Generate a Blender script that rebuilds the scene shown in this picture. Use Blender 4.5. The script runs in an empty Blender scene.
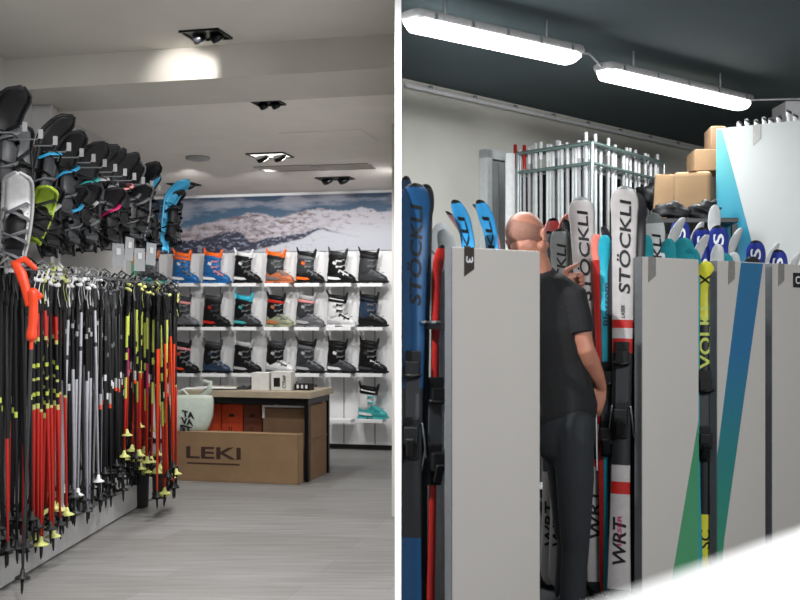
import bpy, bmesh, math, random
from mathutils import Vector, Matrix, Euler, noise as mnoise
random.seed(7)
F = 1050.0; HZ = 320.0; CH = 1.35
PI = math.pi
sc = bpy.context.scene
COL = sc.collection

def W(px, py, Y):
    return Vector(((px-400)/F*Y, Y, CH-(py-HZ)/F*Y))
def lin(c):
    return tuple((v/255/12.92) if v/255 <= .04045 else ((v/255+.055)/1.055)**2.4 for v in c[:3])

# ------------------------------------------------------------------ materials
MATS = {}
def mat(name, rgb, rough=.5, metal=0, var=.06, scale=30, bump=0, emit=None, spec=.5, alpha=None, trans=0, coat=0):
    if name in MATS: return MATS[name]
    m = bpy.data.materials.new(name); m.use_nodes = True
    nt = m.node_tree; b = nt.nodes['Principled BSDF']
    c = lin(rgb)
    b.inputs['Roughness'].default_value = rough
    b.inputs['Metallic'].default_value = metal
    b.inputs['Specular IOR Level'].default_value = spec
    b.inputs['Coat Weight'].default_value = coat
    tc = nt.nodes.new('ShaderNodeTexCoord')
    nz = nt.nodes.new('ShaderNodeTexNoise'); nz.inputs['Scale'].default_value = scale
    nt.links.new(tc.outputs['Object'], nz.inputs['Vector'])
    rp = nt.nodes.new('ShaderNodeValToRGB')
    rp.color_ramp.elements[0].position = .3; rp.color_ramp.elements[1].position = .7
    rp.color_ramp.elements[0].color = (*[v*(1-var) for v in c], 1)
    rp.color_ramp.elements[1].color = (*[min(1, v*(1+var)) for v in c], 1)
    nt.links.new(nz.outputs['Fac'], rp.inputs['Fac'])
    nt.links.new(rp.outputs['Color'], b.inputs['Base Color'])
    if bump:
        bp = nt.nodes.new('ShaderNodeBump'); bp.inputs['Strength'].default_value = bump; bp.inputs['Distance'].default_value = .01
        nt.links.new(nz.outputs['Fac'], bp.inputs['Height']); nt.links.new(bp.outputs['Normal'], b.inputs['Normal'])
    if emit is not None:
        b.inputs['Emission Color'].default_value = (*c, 1); b.inputs['Emission Strength'].default_value = emit
    if alpha is not None: b.inputs['Alpha'].default_value = alpha
    if trans: b.inputs['Transmission Weight'].default_value = trans
    MATS[name] = m
    return m

M = lambda k: MATS[k]
mat('black_plastic', (17,18,20), .5, spec=.3)
mat('pole_dark', (24,25,29), .45, spec=.35)
mat('deck_grey', (32,33,36), .55, spec=.25)
mat('black_rubber', (16,16,18), .8)
mat('dark_grey', (52,54,58), .5)
mat('mid_grey', (98,100,104), .5)
mat('light_grey', (165,165,166), .5)
mat('white_plastic', (222,222,224), .4)
mat('chrome', (210,212,215), .22, 1)
mat('steel', (160,165,168), .4, .8)
mat('black_metal', (20,21,24), .35, .5)
mat('red', (186,34,24), .4)
mat('orange_red', (226,66,26), .4)
mat('orange', (240,104,24), .45)
mat('neon', (190,202,84), .45)
mat('pale_neon', (196,200,118), .5)
mat('lime', (158,186,58), .5)
mat('magenta', (170,24,88), .4)
mat('silver_shaft', (196,197,206), .35, .3)
mat('blue_shell', (30,98,160), .35)
mat('sky_blue', (54,160,206), .35)
mat('teal', (60,170,172), .4)
mat('cyan', (44,172,196), .4)
mat('navy_shell', (40,58,82), .4)
mat('olive', (142,146,120), .5)
mat('terracotta', (178,102,66), .45)
mat('pinkish', (214,140,140), .5)
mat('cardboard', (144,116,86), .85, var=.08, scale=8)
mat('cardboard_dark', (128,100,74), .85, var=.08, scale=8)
mat('orange_card', (214,76,38), .7)
mat('brown_card', (120,66,46), .75)
mat('print_dark', (60,38,30), .8)
mat('paper', (222,222,218), .8)
mat('skin', (168,114,94), .5, var=.07, scale=18, bump=.05)
mat('lips', (150,86,76), .5)
mat('shirt', (16,17,20), .85, var=.2, scale=90, bump=.15)
mat('trouser', (29,33,38), .85, var=.12, scale=70, bump=.15)
mat('clear_bag', (200,212,200), .45, alpha=.85)
mat('card_clear', (140,143,146), .3, alpha=.65)
mat('text_black', (14,14,16), .5)
mat('text_white', (225,228,232), .5)

def grad_mat(name, stops, axis='Z'):
    m = bpy.data.materials.new(name); m.use_nodes = True; nt = m.node_tree; b = nt.nodes['Principled BSDF']
    b.inputs['Roughness'].default_value = .45
    tc = nt.nodes.new('ShaderNodeTexCoord'); sp = nt.nodes.new('ShaderNodeSeparateXYZ')
    nt.links.new(tc.outputs['Generated'], sp.inputs[0])
    rp = nt.nodes.new('ShaderNodeValToRGB'); el = rp.color_ramp.elements
    while len(el) < len(stops): el.new(.5)
    for e, (p, c) in zip(el, stops): e.position = p; e.color = (*lin(c), 1)
    nt.links.new(sp.outputs[axis], rp.inputs['Fac']); nt.links.new(rp.outputs['Color'], b.inputs['Base Color'])
    MATS[name] = m; return m
# printed gradients of the corporate stripes on the rack end panels
grad_mat('stripe_blue_green', [(0,(60,150,100)), (.45,(34,120,124)), (.75,(30,104,152)), (1,(38,106,150))])
grad_mat('stripe_green', [(0,(84,156,110)), (1,(60,140,104))])
grad_mat('stripe_sky', [(0,(60,150,140)), (.4,(28,132,172)), (.7,(44,150,172)), (1,(96,172,160))])
grad_mat('ski_yellow_black', [(0,(190,196,60)), (.6,(206,206,60)), (1,(212,204,70))])

# ------------------------------------------------------------------ mesh helpers
def NB(): return bmesh.new()
def cube(bm, c, s, rot=None, mi=0):
    r = bmesh.ops.create_cube(bm, size=1)
    mt = Matrix.Translation(Vector(c)) @ (rot.to_matrix().to_4x4() if rot is not None else Matrix()) @ Matrix.Diagonal((*s, 1))
    bmesh.ops.transform(bm, matrix=mt, verts=r['verts'])
    fs = set(f for v in r['verts'] for f in v.link_faces)
    for f in fs: f.material_index = mi
    return r['verts']
def prism(bm, poly, y0, y1, mi=0, mat4=None):
    """poly is a list of (x,z)"""
    a = [bm.verts.new((x, y0, z)) for x, z in poly]; b = [bm.verts.new((x, y1, z)) for x, z in poly]
    fs = [bm.faces.new(a), bm.faces.new(b[::-1])]
    n = len(poly)
    for i in range(n): fs.append(bm.faces.new((a[i], b[i], b[(i+1) % n], a[(i+1) % n])))
    for f in fs: f.material_index = mi
    if mat4 is not None: bmesh.ops.transform(bm, matrix=mat4, verts=a+b)
    return a+b
def rings(bm, rs, mi=0, cap=True):
    """rs: list of lists of Vectors (same length)"""
    vs = [[bm.verts.new(p) for p in r] for r in rs]; n = len(vs[0])
    for k in range(len(vs)-1):
        m_ = mi[k] if isinstance(mi, (list, tuple)) else mi
        for i in range(n):
            f = bm.faces.new((vs[k][i], vs[k][(i+1) % n], vs[k+1][(i+1) % n], vs[k+1][i])); f.material_index = m_; f.smooth = True
    if cap:
        f = bm.faces.new(vs[0][::-1]); f.material_index = mi[0] if isinstance(mi, (list, tuple)) else mi
        f = bm.faces.new(vs[-1]); f.material_index = mi[-1] if isinstance(mi, (list, tuple)) else mi
    return vs
def tube(bm, pts, rad, seg=8, mi=0, flat=(1, 1), ref=None, roundcap=True):
    pts = [Vector(p) for p in pts]; n = len(pts)
    if not isinstance(rad, (list, tuple)): rad = [rad]*n
    P = []; R = []; MI = []
    if roundcap:
        d = (pts[0]-pts[1]).normalized()
        for a in (80, 50, 25): P.append(pts[0]+d*rad[0]*math.sin(a*PI/180)); R.append(rad[0]*math.cos(a*PI/180)); MI.append(mi if not isinstance(mi, (list, tuple)) else mi[0])
    for i in range(n):
        P.append(pts[i]); R.append(rad[i]); MI.append(mi if not isinstance(mi, (list, tuple)) else mi[min(i, len(mi)-1)])
    if roundcap:
        d = (pts[-1]-pts[-2]).normalized()
        for a in (25, 50, 80): P.append(pts[-1]+d*rad[-1]*math.sin(a*PI/180)); R.append(rad[-1]*math.cos(a*PI/180)); MI.append(MI[-1])
    rs = []; up = Vector(ref) if ref else None; prev = None
    for i in range(len(P)):
        t = (P[min(i+1, len(P)-1)]-P[max(i-1, 0)]).normalized()
        if prev is None:
            u = up if up else (Vector((0, 1, 0)) if abs(t.y) < .9 else Vector((1, 0, 0)))
        else: u = prev
        u = (u-t*u.dot(t))
        if u.length < 1e-5: u = t.orthogonal()
        u.normalize(); prev = u; v = t.cross(u)
        rs.append([P[i]+(u*math.cos(k*2*PI/seg)*flat[0]+v*math.sin(k*2*PI/seg)*flat[1])*R[i] for k in range(seg)])
    rings(bm, rs, MI, True)
def ball(bm, c, r, seg=12, mi=0, rot=None):
    if not isinstance(r, (list, tuple)): r = (r, r, r)
    q = bmesh.ops.create_uvsphere(bm, u_segments=seg, v_segments=max(6, seg//2+2), radius=1)
    mt = Matrix.Translation(Vector(c)) @ (rot.to_matrix().to_4x4() if rot is not None else Matrix()) @ Matrix.Diagonal((*r, 1))
    bmesh.ops.transform(bm, matrix=mt, verts=q['verts'])
    for v in q['verts']:
        for f in v.link_faces: f.material_index = mi; f.smooth = True
def finish(name, bm, mats, parent=None, bevel=0, bseg=2, loc=None, rot=None, smooth=False):
    bmesh.ops.recalc_face_normals(bm, faces=bm.faces)
    me = bpy.data.meshes.new(name); bm.to_mesh(me); bm.free()
    if not isinstance(mats, (list, tuple)): mats = [mats]
    for m in mats: me.materials.append(m)
    o = bpy.data.objects.new(name, me); COL.objects.link(o)
    if smooth:
        for p in me.polygons: p.use_smooth = True
    if bevel:
        b = o.modifiers.new('bev', 'BEVEL'); b.width = bevel; b.segments = bseg; b.limit_method = 'ANGLE'; b.angle_limit = .6
    if parent: o.parent = parent
    if loc is not None: o.location = loc
    if rot is not None: o.rotation_euler = rot
    return o
def bx(name, c, s, m, parent=None, bevel=.003, rot=None):
    bm = NB(); cube(bm, c, s, rot); return finish(name, bm, m, parent, bevel)
def tag(o, label, cat, group=None):
    o['label'] = label; o['category'] = cat
    if group: o['group'] = group
    return o
def thing(name, label, cat, loc=(0, 0, 0), rot=(0, 0, 0), group=None):
    o = bpy.data.objects.new(name, None); o.empty_display_size = .05; COL.objects.link(o)
    o.location = loc; o.rotation_euler = rot
    return tag(o, label, cat, group)
def struct(o): o['kind'] = 'structure'; return o
def worldify(o, p):
    """give a mesh whose vertices are in world space an origin at p"""
    o.data.transform(Matrix.Translation(-Vector(p))); o.location = Vector(p); return o
def text_mesh(name, s, length, height, m, parent, mapf, bold=.012, shear=0, depth=.0012, chars_up=True):
    """fit text to length x height, then mapf((u along text, v up, w out)) -> local position"""
    cu = bpy.data.curves.new('t', 'FONT'); cu.body = s; cu.size = 1; cu.offset = bold; cu.extrude = .01; cu.resolution_u = 3
    o = bpy.data.objects.new('t', cu); COL.objects.link(o)
    bpy.context.view_layer.update()
    dg = bpy.context.evaluated_depsgraph_get()
    me = bpy.data.meshes.new_from_object(o.evaluated_get(dg))
    bpy.data.objects.remove(o); bpy.data.curves.remove(cu)
    xs = [v.co.x for v in me.vertices]; ys = [v.co.y for v in me.vertices]
    x0, x1, y0, y1 = min(xs), max(xs), min(ys), max(ys)
    for v in me.vertices:
        u = (v.co.x-x0)/(x1-x0)*length; w = (v.co.y-y0)/(y1-y0)*height
        v.co = mapf((u+shear*w, w, depth if v.co.z > 0 else 0))
    me.name = name; me.materials.clear(); me.materials.append(m)
    t = bpy.data.objects.new(name, me); COL.objects.link(t); t.parent = parent
    return t
ORD = ['first', 'second', 'third', 'fourth', 'fifth', 'sixth', 'seventh', 'eighth', 'ninth', 'tenth', 'eleventh', 'twelfth', 'thirteenth', 'fourteenth', 'fifteenth', 'sixteenth', 'seventeenth', 'eighteenth', 'nineteenth', 'twentieth']

# ------------------------------------------------------------------ camera
cam = bpy.data.cameras.new('camera'); co = bpy.data.objects.new('camera', cam); COL.objects.link(co)
co.location = (0, 0, CH); co.rotation_euler = (PI/2, 0, 0)
cam.sensor_width = 36; cam.lens = F*36/800; cam.shift_y = 20/800; cam.clip_start = .05
cam.dof.use_dof = True; cam.dof.focus_distance = 6.6; cam.dof.aperture_fstop = 3.9
sc.camera = co

# ------------------------------------------------------------------ structure materials
def wall_mat(name, rgb, bump=.02):
    return mat(name, rgb, .85, var=.03, scale=3, bump=bump)
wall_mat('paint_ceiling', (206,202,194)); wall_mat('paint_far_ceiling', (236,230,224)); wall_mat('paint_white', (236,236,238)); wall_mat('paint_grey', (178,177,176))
wall_mat('paint_dark', (78,92,96), .1); wall_mat('paint_stone', (206,204,196)); wall_mat('partition_white', (252,252,252))
wall_mat('concrete', (70,70,72)); mat('laminate', (230,231,232), .5, var=.01)

def floor_material():
    m = bpy.data.materials.new('grey_plank_floor'); m.use_nodes = True; nt = m.node_tree; N = nt.nodes; L = nt.links; b = N['Principled BSDF']
    tc = N.new('ShaderNodeTexCoord'); mp = N.new('ShaderNodeMapping'); mp.inputs['Rotation'].default_value = (0, 0, .22)
    L.new(tc.outputs['Object'], mp.inputs['Vector'])
    br = N.new('ShaderNodeTexBrick'); br.offset = .37; br.inputs['Scale'].default_value = 1
    br.inputs['Brick Width'].default_value = 1.2; br.inputs['Row Height'].default_value = .3; br.inputs['Mortar Size'].default_value = .0025
    br.inputs['Color1'].default_value = (*lin((132,131,130)), 1); br.inputs['Color2'].default_value = (*lin((120,118,116)), 1); br.inputs['Mortar'].default_value = (*lin((112,111,110)), 1)
    L.new(mp.outputs[0], br.inputs['Vector'])
    m2 = N.new('ShaderNodeMapping'); m2.inputs['Scale'].default_value = (1.2, 14, 1); m2.inputs['Rotation'].default_value = (0, 0, .22); L.new(tc.outputs['Object'], m2.inputs['Vector'])
    nz = N.new('ShaderNodeTexNoise'); nz.inputs['Scale'].default_value = 1.6; nz.inputs['Detail'].default_value = 6; L.new(m2.outputs[0], nz.inputs['Vector'])
    mx = N.new('ShaderNodeMixRGB'); mx.blend_type = 'OVERLAY'; mx.inputs[0].default_value = .45
    L.new(br.outputs['Color'], mx.inputs[1]); L.new(nz.outputs['Fac'], mx.inputs[2]); L.new(mx.outputs[0], b.inputs['Base Color'])
    b.inputs['Roughness'].default_value = .5
    bp = N.new('ShaderNodeBump'); bp.inputs['Strength'].default_value = .12; bp.inputs['Distance'].default_value = .01
    L.new(nz.outputs['Fac'], bp.inputs['Height']); L.new(bp.outputs[0], b.inputs['Normal'])
    return m
FLOORM = floor_material()

def poly_slab(name, pts, z0, z1, m):
    bm = NB(); a = [bm.verts.new((x, y, z0)) for x, y in pts]; b = [bm.verts.new((x, y, z1)) for x, y in pts]
    bm.faces.new(a[::-1]); bm.faces.new(b); n = len(pts)
    for i in range(n): bm.faces.new((a[i], a[(i+1) % n], b[(i+1) % n], b[i]))
    return struct(finish(name, bm, m))

# ================================================================== ROOM A (shop)
bd = Vector((-4.095, 1, 0)).normalized()            # direction of boot wall towards the left
BP = Vector((-.03, 10.86, 0))                       # boot wall meets the partition
def BW(t, z, off=0):                                # point on the boot wall: t metres leftwards, off towards room
    nrm = Vector((-bd.y, bd.x, 0)); nrm = nrm if nrm.y < 0 else -nrm
    return BP+bd*t+nrm*off+Vector((0, 0, z))
BN = BW(0, 0, 1)-BW(0, 0, 0)
BANG = math.atan2(-bd.y, -bd.x)                      # heading of +x along the wall (to the right)
def bw_hit(px):                                      # t on boot wall seen at column px
    k = (px-400)/F
    # (BP.x+bd.x t) = k (BP.y+bd.y t)
    return (BP.x-k*BP.y)/(k*bd.y-bd.x)
fl = poly_slab('floor', [(-4.4, -1.5), (-.007, -1.5), (-.007, 10.9), (-4.4, 12.1)], -.1, 0, FLOORM)
# near ceiling, drop beam, far ceiling
def bline(px, Y):  # line parallel to the boot wall through (px,Y)
    p = W(px, 320, Y)
    return lambda X: p.y+(X-p.x)*(bd.y/bd.x)
l1 = bline(200, 5.8); l3 = bline(285, 6.35)
XL, XR = -4.4, -.02
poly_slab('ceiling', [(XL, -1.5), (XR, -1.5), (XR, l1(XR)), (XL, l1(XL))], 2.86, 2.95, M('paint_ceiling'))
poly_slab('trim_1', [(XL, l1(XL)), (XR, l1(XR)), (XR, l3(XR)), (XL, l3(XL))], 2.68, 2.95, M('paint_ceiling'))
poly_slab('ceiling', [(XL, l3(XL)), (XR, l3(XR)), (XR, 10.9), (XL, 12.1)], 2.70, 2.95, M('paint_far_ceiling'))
# boot wall
def wall_between(name, a, b, z0, z1, th, m, away=1):
    a = Vector((*a, 0)); b = Vector((*b, 0)); d = (b-a).normalized(); n = Vector((-d.y, d.x, 0))*th*away
    bm = NB(); q = [a, b, b+n, a+n]
    lo = [bm.verts.new((p.x, p.y, z0)) for p in q]; hi = [bm.verts.new((p.x, p.y, z1)) for p in q]
    bm.faces.new(lo); bm.faces.new(hi)
    for i in range(4): bm.faces.new((lo[i], lo[(i+1) % 4], hi[(i+1) % 4], hi[i]))
    return struct(finish(name, bm, m))
a0 = BW(0, 0); a1 = BW(4.6, 0)
wall_between('wall_back', (a0.x, a0.y), (a1.x, a1.y), 0, 2.7, .12, M('laminate'), -1)
# left wall and its pilaster
def LX(Y): return -2.59+.049*Y
wall_between('wall_left', (LX(-1.5), -1.5), (LX(8.35), 8.35), 0, 2.86, .14, M('paint_grey'), 1)
wall_between('wall_far_left', (-4.4, 8.4), (-4.4, 12.1), 0, 2.7, .12, M('paint_white'), 1)
wall_between('wall_return', (LX(8.35), 8.35), (-4.4, 8.35), 0, 2.7, .1, M('paint_grey'), 1)
pil = bx('trim_2', (LX(6.3)+.06, 6.55, 1.34), (.13, .12, 2.68), M('paint_grey'), None, .004); struct(pil)
# partition, its white end towards us
struct(bx('wall_partition', (-.0078, 7.78, 1.5), (.0256, 7.16, 3.02), M('partition_white'), None, 0))
# dark recessed base of the boot wall
c = BW(2.2, .03, .012)
o = bx('baseboard_back', (0, 0, 0), (4.3, .02, .045), M('black_plastic'), None, .002); o.location = c; o.rotation_euler = (0, 0, BANG); struct(o)

# ---- mural
def mural_material():
    m = bpy.data.materials.new('mountain_mural'); m.use_nodes = True; nt = m.node_tree; N = nt.nodes; L = nt.links; b = N['Principled BSDF']
    b.inputs['Roughness'].default_value = .55
    tc = N.new('ShaderNodeTexCoord'); sp = N.new('ShaderNodeSeparateXYZ'); L.new(tc.outputs['Generated'], sp.inputs[0])
    u, v = sp.outputs['X'], sp.outputs['Z']
    def math_(op, a, b_=None, clamp=False):
        n = N.new('ShaderNodeMath'); n.operation = op; n.use_clamp = clamp
        for i, q in enumerate((a, b_)):
            if q is None: continue
            if isinstance(q, (int, float)): n.inputs[i].default_value = q
            else: L.new(q, n.inputs[i])
        return n.outputs[0]
    def curve(pts):
        n = N.new('ShaderNodeFloatCurve'); c = n.mapping.curves[0]
        xs = [((x-172)/223, (248-y)/54) for x, y in pts]
        c.points[0].location = xs[0]; c.points[1].location = xs[-1]
        for p in xs[1:-1]: c.points.new(*p)
        n.mapping.update(); L.new(u, n.inputs['Value']); return n.outputs[0]
    def nz(sx, sz, detail=5, rough=.6):
        mp = N.new('ShaderNodeMapping'); mp.inputs['Scale'].default_value = (sx, 1, sz); L.new(tc.outputs['Generated'], mp.inputs[0])
        n = N.new('ShaderNodeTexNoise'); n.inputs['Scale'].default_value = 1; n.inputs['Detail'].default_value = detail; n.inputs['Roughness'].default_value = rough
        L.new(mp.outputs[0], n.inputs['Vector']); return n.outputs['Fac']
    def mix(f, a, c_):
        n = N.new('ShaderNodeMixRGB'); L.new(f, n.inputs[0])
        for i, q in ((1, a), (2, c_)):
            if isinstance(q, tuple): n.inputs[i].default_value = (*lin(q), 1)
            else: L.new(q, n.inputs[i])
        return n.outputs[0]
    def step(x, w=.03): return math_('MULTIPLY', math_('ADD', x, w/2), 1/w, True)
    jag = math_('MULTIPLY', math_('SUBTRACT', nz(26, .01, 6), .5), .16)
    ridge = math_('ADD', curve([(172,212),(185,213),(200,221),(212,225),(225,220),(237,218),(250,215),(262,212),(272,210),(282,211),(295,215),(305,213),(318,209),(335,208),(350,210),(370,208),(382,212),(395,210)]), jag)
    ftop = math_('ADD', curve([(172,235),(200,235),(225,235),(240,231),(262,228),(272,238),(285,235),(300,233),(318,230),(335,226),(340,228),(395,245)]), math_('MULTIPLY', jag, .7))
    fbot = math_('ADD', curve([(172,255),(200,255),(225,252),(240,249),(262,247),(275,246),(300,240),(318,235),(334,228),(338,229),(395,246)]), math_('MULTIPLY', jag, .5))
    sky = mix(v, (84,116,140), (40,64,90))
    cl = step(math_('SUBTRACT', nz(3.5, 3, 4), .56), .12)
    cl = math_('MULTIPLY', cl, .5)
    sky = mix(cl, sky, (178,176,184))
    rock = mix(step(math_('SUBTRACT', nz(16, 7, 8, .7), .5), .16), (98,84,88), (160,154,160))
    snowm = step(math_('SUBTRACT', math_('ADD', nz(30, 14, 6), math_('MULTIPLY', math_('SUBTRACT', u, .55), .35)), .52), .14)
    rock = mix(snowm, rock, (172,170,178))
    low = mix(step(math_('SUBTRACT', nz(40, 22, 5), .6), .08), (176,180,188), (150,154,166))
    forest = mix(step(math_('SUBTRACT', nz(34, 15, 5, .7), .56), .1), (38,42,60), (136,140,158))
    img = mix(step(math_('SUBTRACT', v, ridge)), rock, sky)
    img = mix(step(math_('SUBTRACT', ftop, v)), img, forest)
    img = mix(step(math_('SUBTRACT', fbot, v)), img, low)
    # snow field under the ridge on the right hand side
    sf = math_('MULTIPLY', step(math_('SUBTRACT', .42, v), .25), step(math_('SUBTRACT', u, .78), .2))
    img = mix(sf, img, (178,182,190))
    L.new(img, b.inputs['Base Color'])
    return m
t0, t1 = 0.0, bw_hit(140)
bm = NB(); cube(bm, (0, 0, 0), (t1-t0, .012, .595))
mur = finish('mural_print', bm, mural_material()); mc = BW((t0+t1)/2, 2.68-.2975-.01, .012); mur.location = mc; mur.rotation_euler = (0, 0, BANG)
tag(mur, 'wide printed panorama of snowy mountains above the ski boot wall', 'mural')

# vertical slots in the boot wall (dark channel strips under the shelves)
COLX = [158.5, 190, 220.5, 251, 283, 313, 344, 375, 406]
ROWY = [286.0, 329.5, 375.5, 421]
def z_at(py, t):  # height on boot wall for image row py at t
    Y = BW(t, 0, .1).y
    return CH-(py-HZ)/F*Y
strip_ts = [bw_hit(x) for x in COLX[:8]]
for i, t in enumerate(strip_ts):
    o = bx('trim_%d' % (10+i), (0, 0, 0), (.008, .004, 2.0), M('mid_grey'), None, 0); o.location = BW(t, 1.06, .002); o.rotation_euler = (0, 0, BANG); struct(o)

# ---- ski boots
def boot(loc, rotz, label, shell, cuff, liner, sole='black_plastic', accent=None, strap='black_plastic', buckle='steel', s=1.0, seed=0):
    rnd = random.Random(seed)
    t = thing('ski_boot', label, 'ski boot', loc, (0, 0, rotz), 'ski boots on the wall shelves')
    t.scale = (s*1.1, s*1.05, s*1.02)
    def ringx(x, lo, hi, w, sk=0):
        out = []
        for k in range(16):
            a = k*2*PI/16; cc, ss = math.cos(a), math.sin(a)
            e = .75
            yy = math.copysign(abs(cc)**e, cc)*w; zz = math.copysign(abs(ss)**e, ss)*(hi-lo)/2
            if zz > 0: yy *= 1-.35*(zz/((hi-lo)/2))**2
            out.append(Vector((x+sk*zz, yy, (lo+hi)/2+zz)))
        return out
    bm = NB()
    rings(bm, [ringx(*r) for r in [(-.138,.03,.1,.022), (-.13,.02,.14,.034), (-.10,.018,.175,.041), (-.05,.018,.19,.045), (0,.018,.172,.047), (.05,.018,.134,.05), (.10,.018,.105,.052), (.135,.018,.085,.046), (.155,.02,.066,.034), (.163,.028,.05,.018)]])
    sh = finish('shell', bm, M(shell), t)
    bm = NB()
    def pl(pts, y, z0, z1): prism(bm, [(x, z) for x, z in pts], -y, y)
    pl([(-.14,0), (-.05,0), (-.045,.026), (-.14,.026)], .036, 0, 0)
    pl([(.03,0), (.155,0), (.172,.012), (.172,.028), (.02,.026)], .038, 0, 0)
    pl([(-.06,.012), (.04,.012), (.04,.024), (-.06,.024)], .03, 0, 0)
    finish('sole', bm, M(sole), t, .004)
    # cuff, lofted upward
    def ringz(z, x0, x1, w, tilt=0):
        out = []
        for k in range(16):
            a = k*2*PI/16; x = (x0+x1)/2+math.cos(a)*(x1-x0)/2
            out.append(Vector((x, math.sin(a)*w, z+tilt*math.cos(a))))
        return out
    bm = NB()
    rings(bm, [ringz(.095,-.135,.03,.046,.02), ringz(.14,-.14,.052,.053,.012), ringz(.2,-.135,.05,.055,0), ringz(.26,-.125,.055,.054,-.008), ringz(.30,-.12,.062,.053,-.018)])
    cf = finish('cuff', bm, M(cuff), t)
    bm = NB()
    rings(bm, [ringz(.27,-.11,.05,.046), ringz(.325,-.112,.062,.047,-.012), ringz(.34,-.108,.058,.043,-.014), ringz(.325,-.10,.05,.034,-.014), ringz(.30,-.09,.04,.03)], cap=True)
    # tall front tongue and rear pull loop
    tube(bm, [(.05,0,.27), (.062,0,.32), (.072,0,.352)], [.03,.032,.022], 8, flat=(1.1,.35), ref=(0,1,0))
    tube(bm, [(-.105,0,.29), (-.118,0,.335), (-.135+rnd.uniform(-.01,.01),0,.385)], [.03,.027,.014], 8, flat=(1,.35), ref=(0,1,0))
    finish('liner', bm, M(liner), t)
    bm = NB()
    rings(bm, [ringz(.263,-.131,.064,.0585,-.012), ringz(.292,-.127,.07,.0585,-.018)])
    finish('power_strap', bm, M(strap), t, .002)
    # four buckles: two on the cuff, two over the instep
    for (x, z, tilt) in ((.01,.235,-.1), (.012,.175,-.05), (.035,.125,-.55), (.085,.095,-.5)):
        bm = NB(); R = Euler((0, -tilt, 0))
        yb = -.058 if z > .15 else -.05
        cube(bm, (x, yb, z), (.062,.008,.014), R); cube(bm, (x-.024, yb-.004, z), (.014,.01,.026), R)
        tube(bm, [(x+.02, yb-.004, z), (x+.04, yb*.6, z+.012+abs(tilt)*.01), (x+.045, 0, z+.02)], .0035, 6)
        finish('buckle', bm, M(buckle), t, .0015)
    if accent:
        bm = NB()
        prism(bm, [(-.12,.045), (-.02,.035), (.03,.04), (.0,.06), (-.12,.075)], -.0485, -.046)
        a = finish('side_flash', bm, M(accent), t, .001)
        bm = NB(); cube(bm, (-.04,-.0545,.215), (.04,.006,.03), Euler((0,.5,0))); finish('cuff_logo', bm, M(accent), t, .001)
    return t
boots = {
 # (row, col): (description, shell, cuff, liner, kwargs)
 (0,0): ('grey and teal patterned', 'dark_grey','mid_grey','terracotta', dict(sole='teal', accent='teal')),
 (0,1): ('blue', 'blue_shell','blue_shell','orange', dict(sole='blue_shell', accent='white_plastic', strap='orange')),
 (0,2): ('blue', 'blue_shell','blue_shell','orange', dict(sole='blue_shell', accent='white_plastic', strap='blue_shell', buckle='pinkish')),
 (0,3): ('black with white side flash', 'black_plastic','black_plastic','white_plastic', dict(accent='white_plastic')),
 (0,4): ('grey and terracotta', 'terracotta','dark_grey','orange', dict(sole='terracotta', accent='mid_grey')),
 (0,5): ('black with orange side flash', 'black_plastic','dark_grey','black_plastic', dict(accent='orange', strap='mid_grey')),
 (0,6): ('black with white buckles', 'black_plastic','black_plastic','dark_grey', dict(accent='white_plastic', buckle='white_plastic')),
 (0,7): ('plain dark grey', 'dark_grey','dark_grey','black_plastic', dict(buckle='mid_grey')),
 (1,1): ('grey with red details', 'mid_grey','dark_grey','dark_grey', dict(accent='mid_grey', strap='pinkish')),
 (1,2): ('black with red side flash', 'black_plastic','black_plastic','dark_grey', dict(accent='red', buckle='dark_grey')),
 (1,3): ('dark grey with turquoise trim', 'dark_grey','black_plastic','cyan', dict(accent='teal')),
 (1,4): ('olive and black', 'olive','black_plastic','black_plastic', dict(sole='olive', accent='terracotta', strap='red')),
 (1,5): ('light grey and black', 'mid_grey','dark_grey','light_grey', dict(sole='mid_grey', accent='light_grey', strap='pinkish')),
 (1,6): ('white with black buckles', 'white_plastic','white_plastic','black_plastic', dict(sole='white_plastic', accent='light_grey', buckle='black_plastic')),
 (1,7): ('black with grey cuff', 'black_plastic','navy_shell','black_plastic', dict(buckle='mid_grey', strap='black_plastic')),
 (2,1): ('black with red logo stripe', 'black_plastic','black_plastic','black_plastic', dict(accent='orange_red', strap='pinkish')),
 (2,2): ('dark navy blue', 'navy_shell','black_plastic','dark_grey', dict(sole='black_plastic', accent='navy_shell')),
 (2,3): ('black with silver fittings', 'black_plastic','black_plastic','light_grey', dict(accent='light_grey', buckle='chrome')),
 (2,4): ('white and black', 'white_plastic','black_plastic','dark_grey', dict(accent='light_grey')),
 (2,5): ('dark grey with pale strap', 'dark_grey','dark_grey','black_plastic', dict(accent='light_grey', strap='mid_grey')),
 (2,6): ('dark grey with white heel line', 'dark_grey','black_plastic','black_plastic', dict(accent='white_plastic', buckle='mid_grey')),
 (2,7): ('black with chrome buckles', 'black_plastic','black_plastic','black_plastic', dict(accent='dark_grey', buckle='chrome')),
 (3,5): ('dark grey low', 'dark_grey','mid_grey','black_plastic', dict()),
 (3,7): ('turquoise and white', 'teal','white_plastic','black_plastic', dict(sole='teal', accent='white_plastic', buckle='teal', strap='black_plastic')),
}
rown = ['top', 'second', 'third', 'lowest']
n = 0
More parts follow.
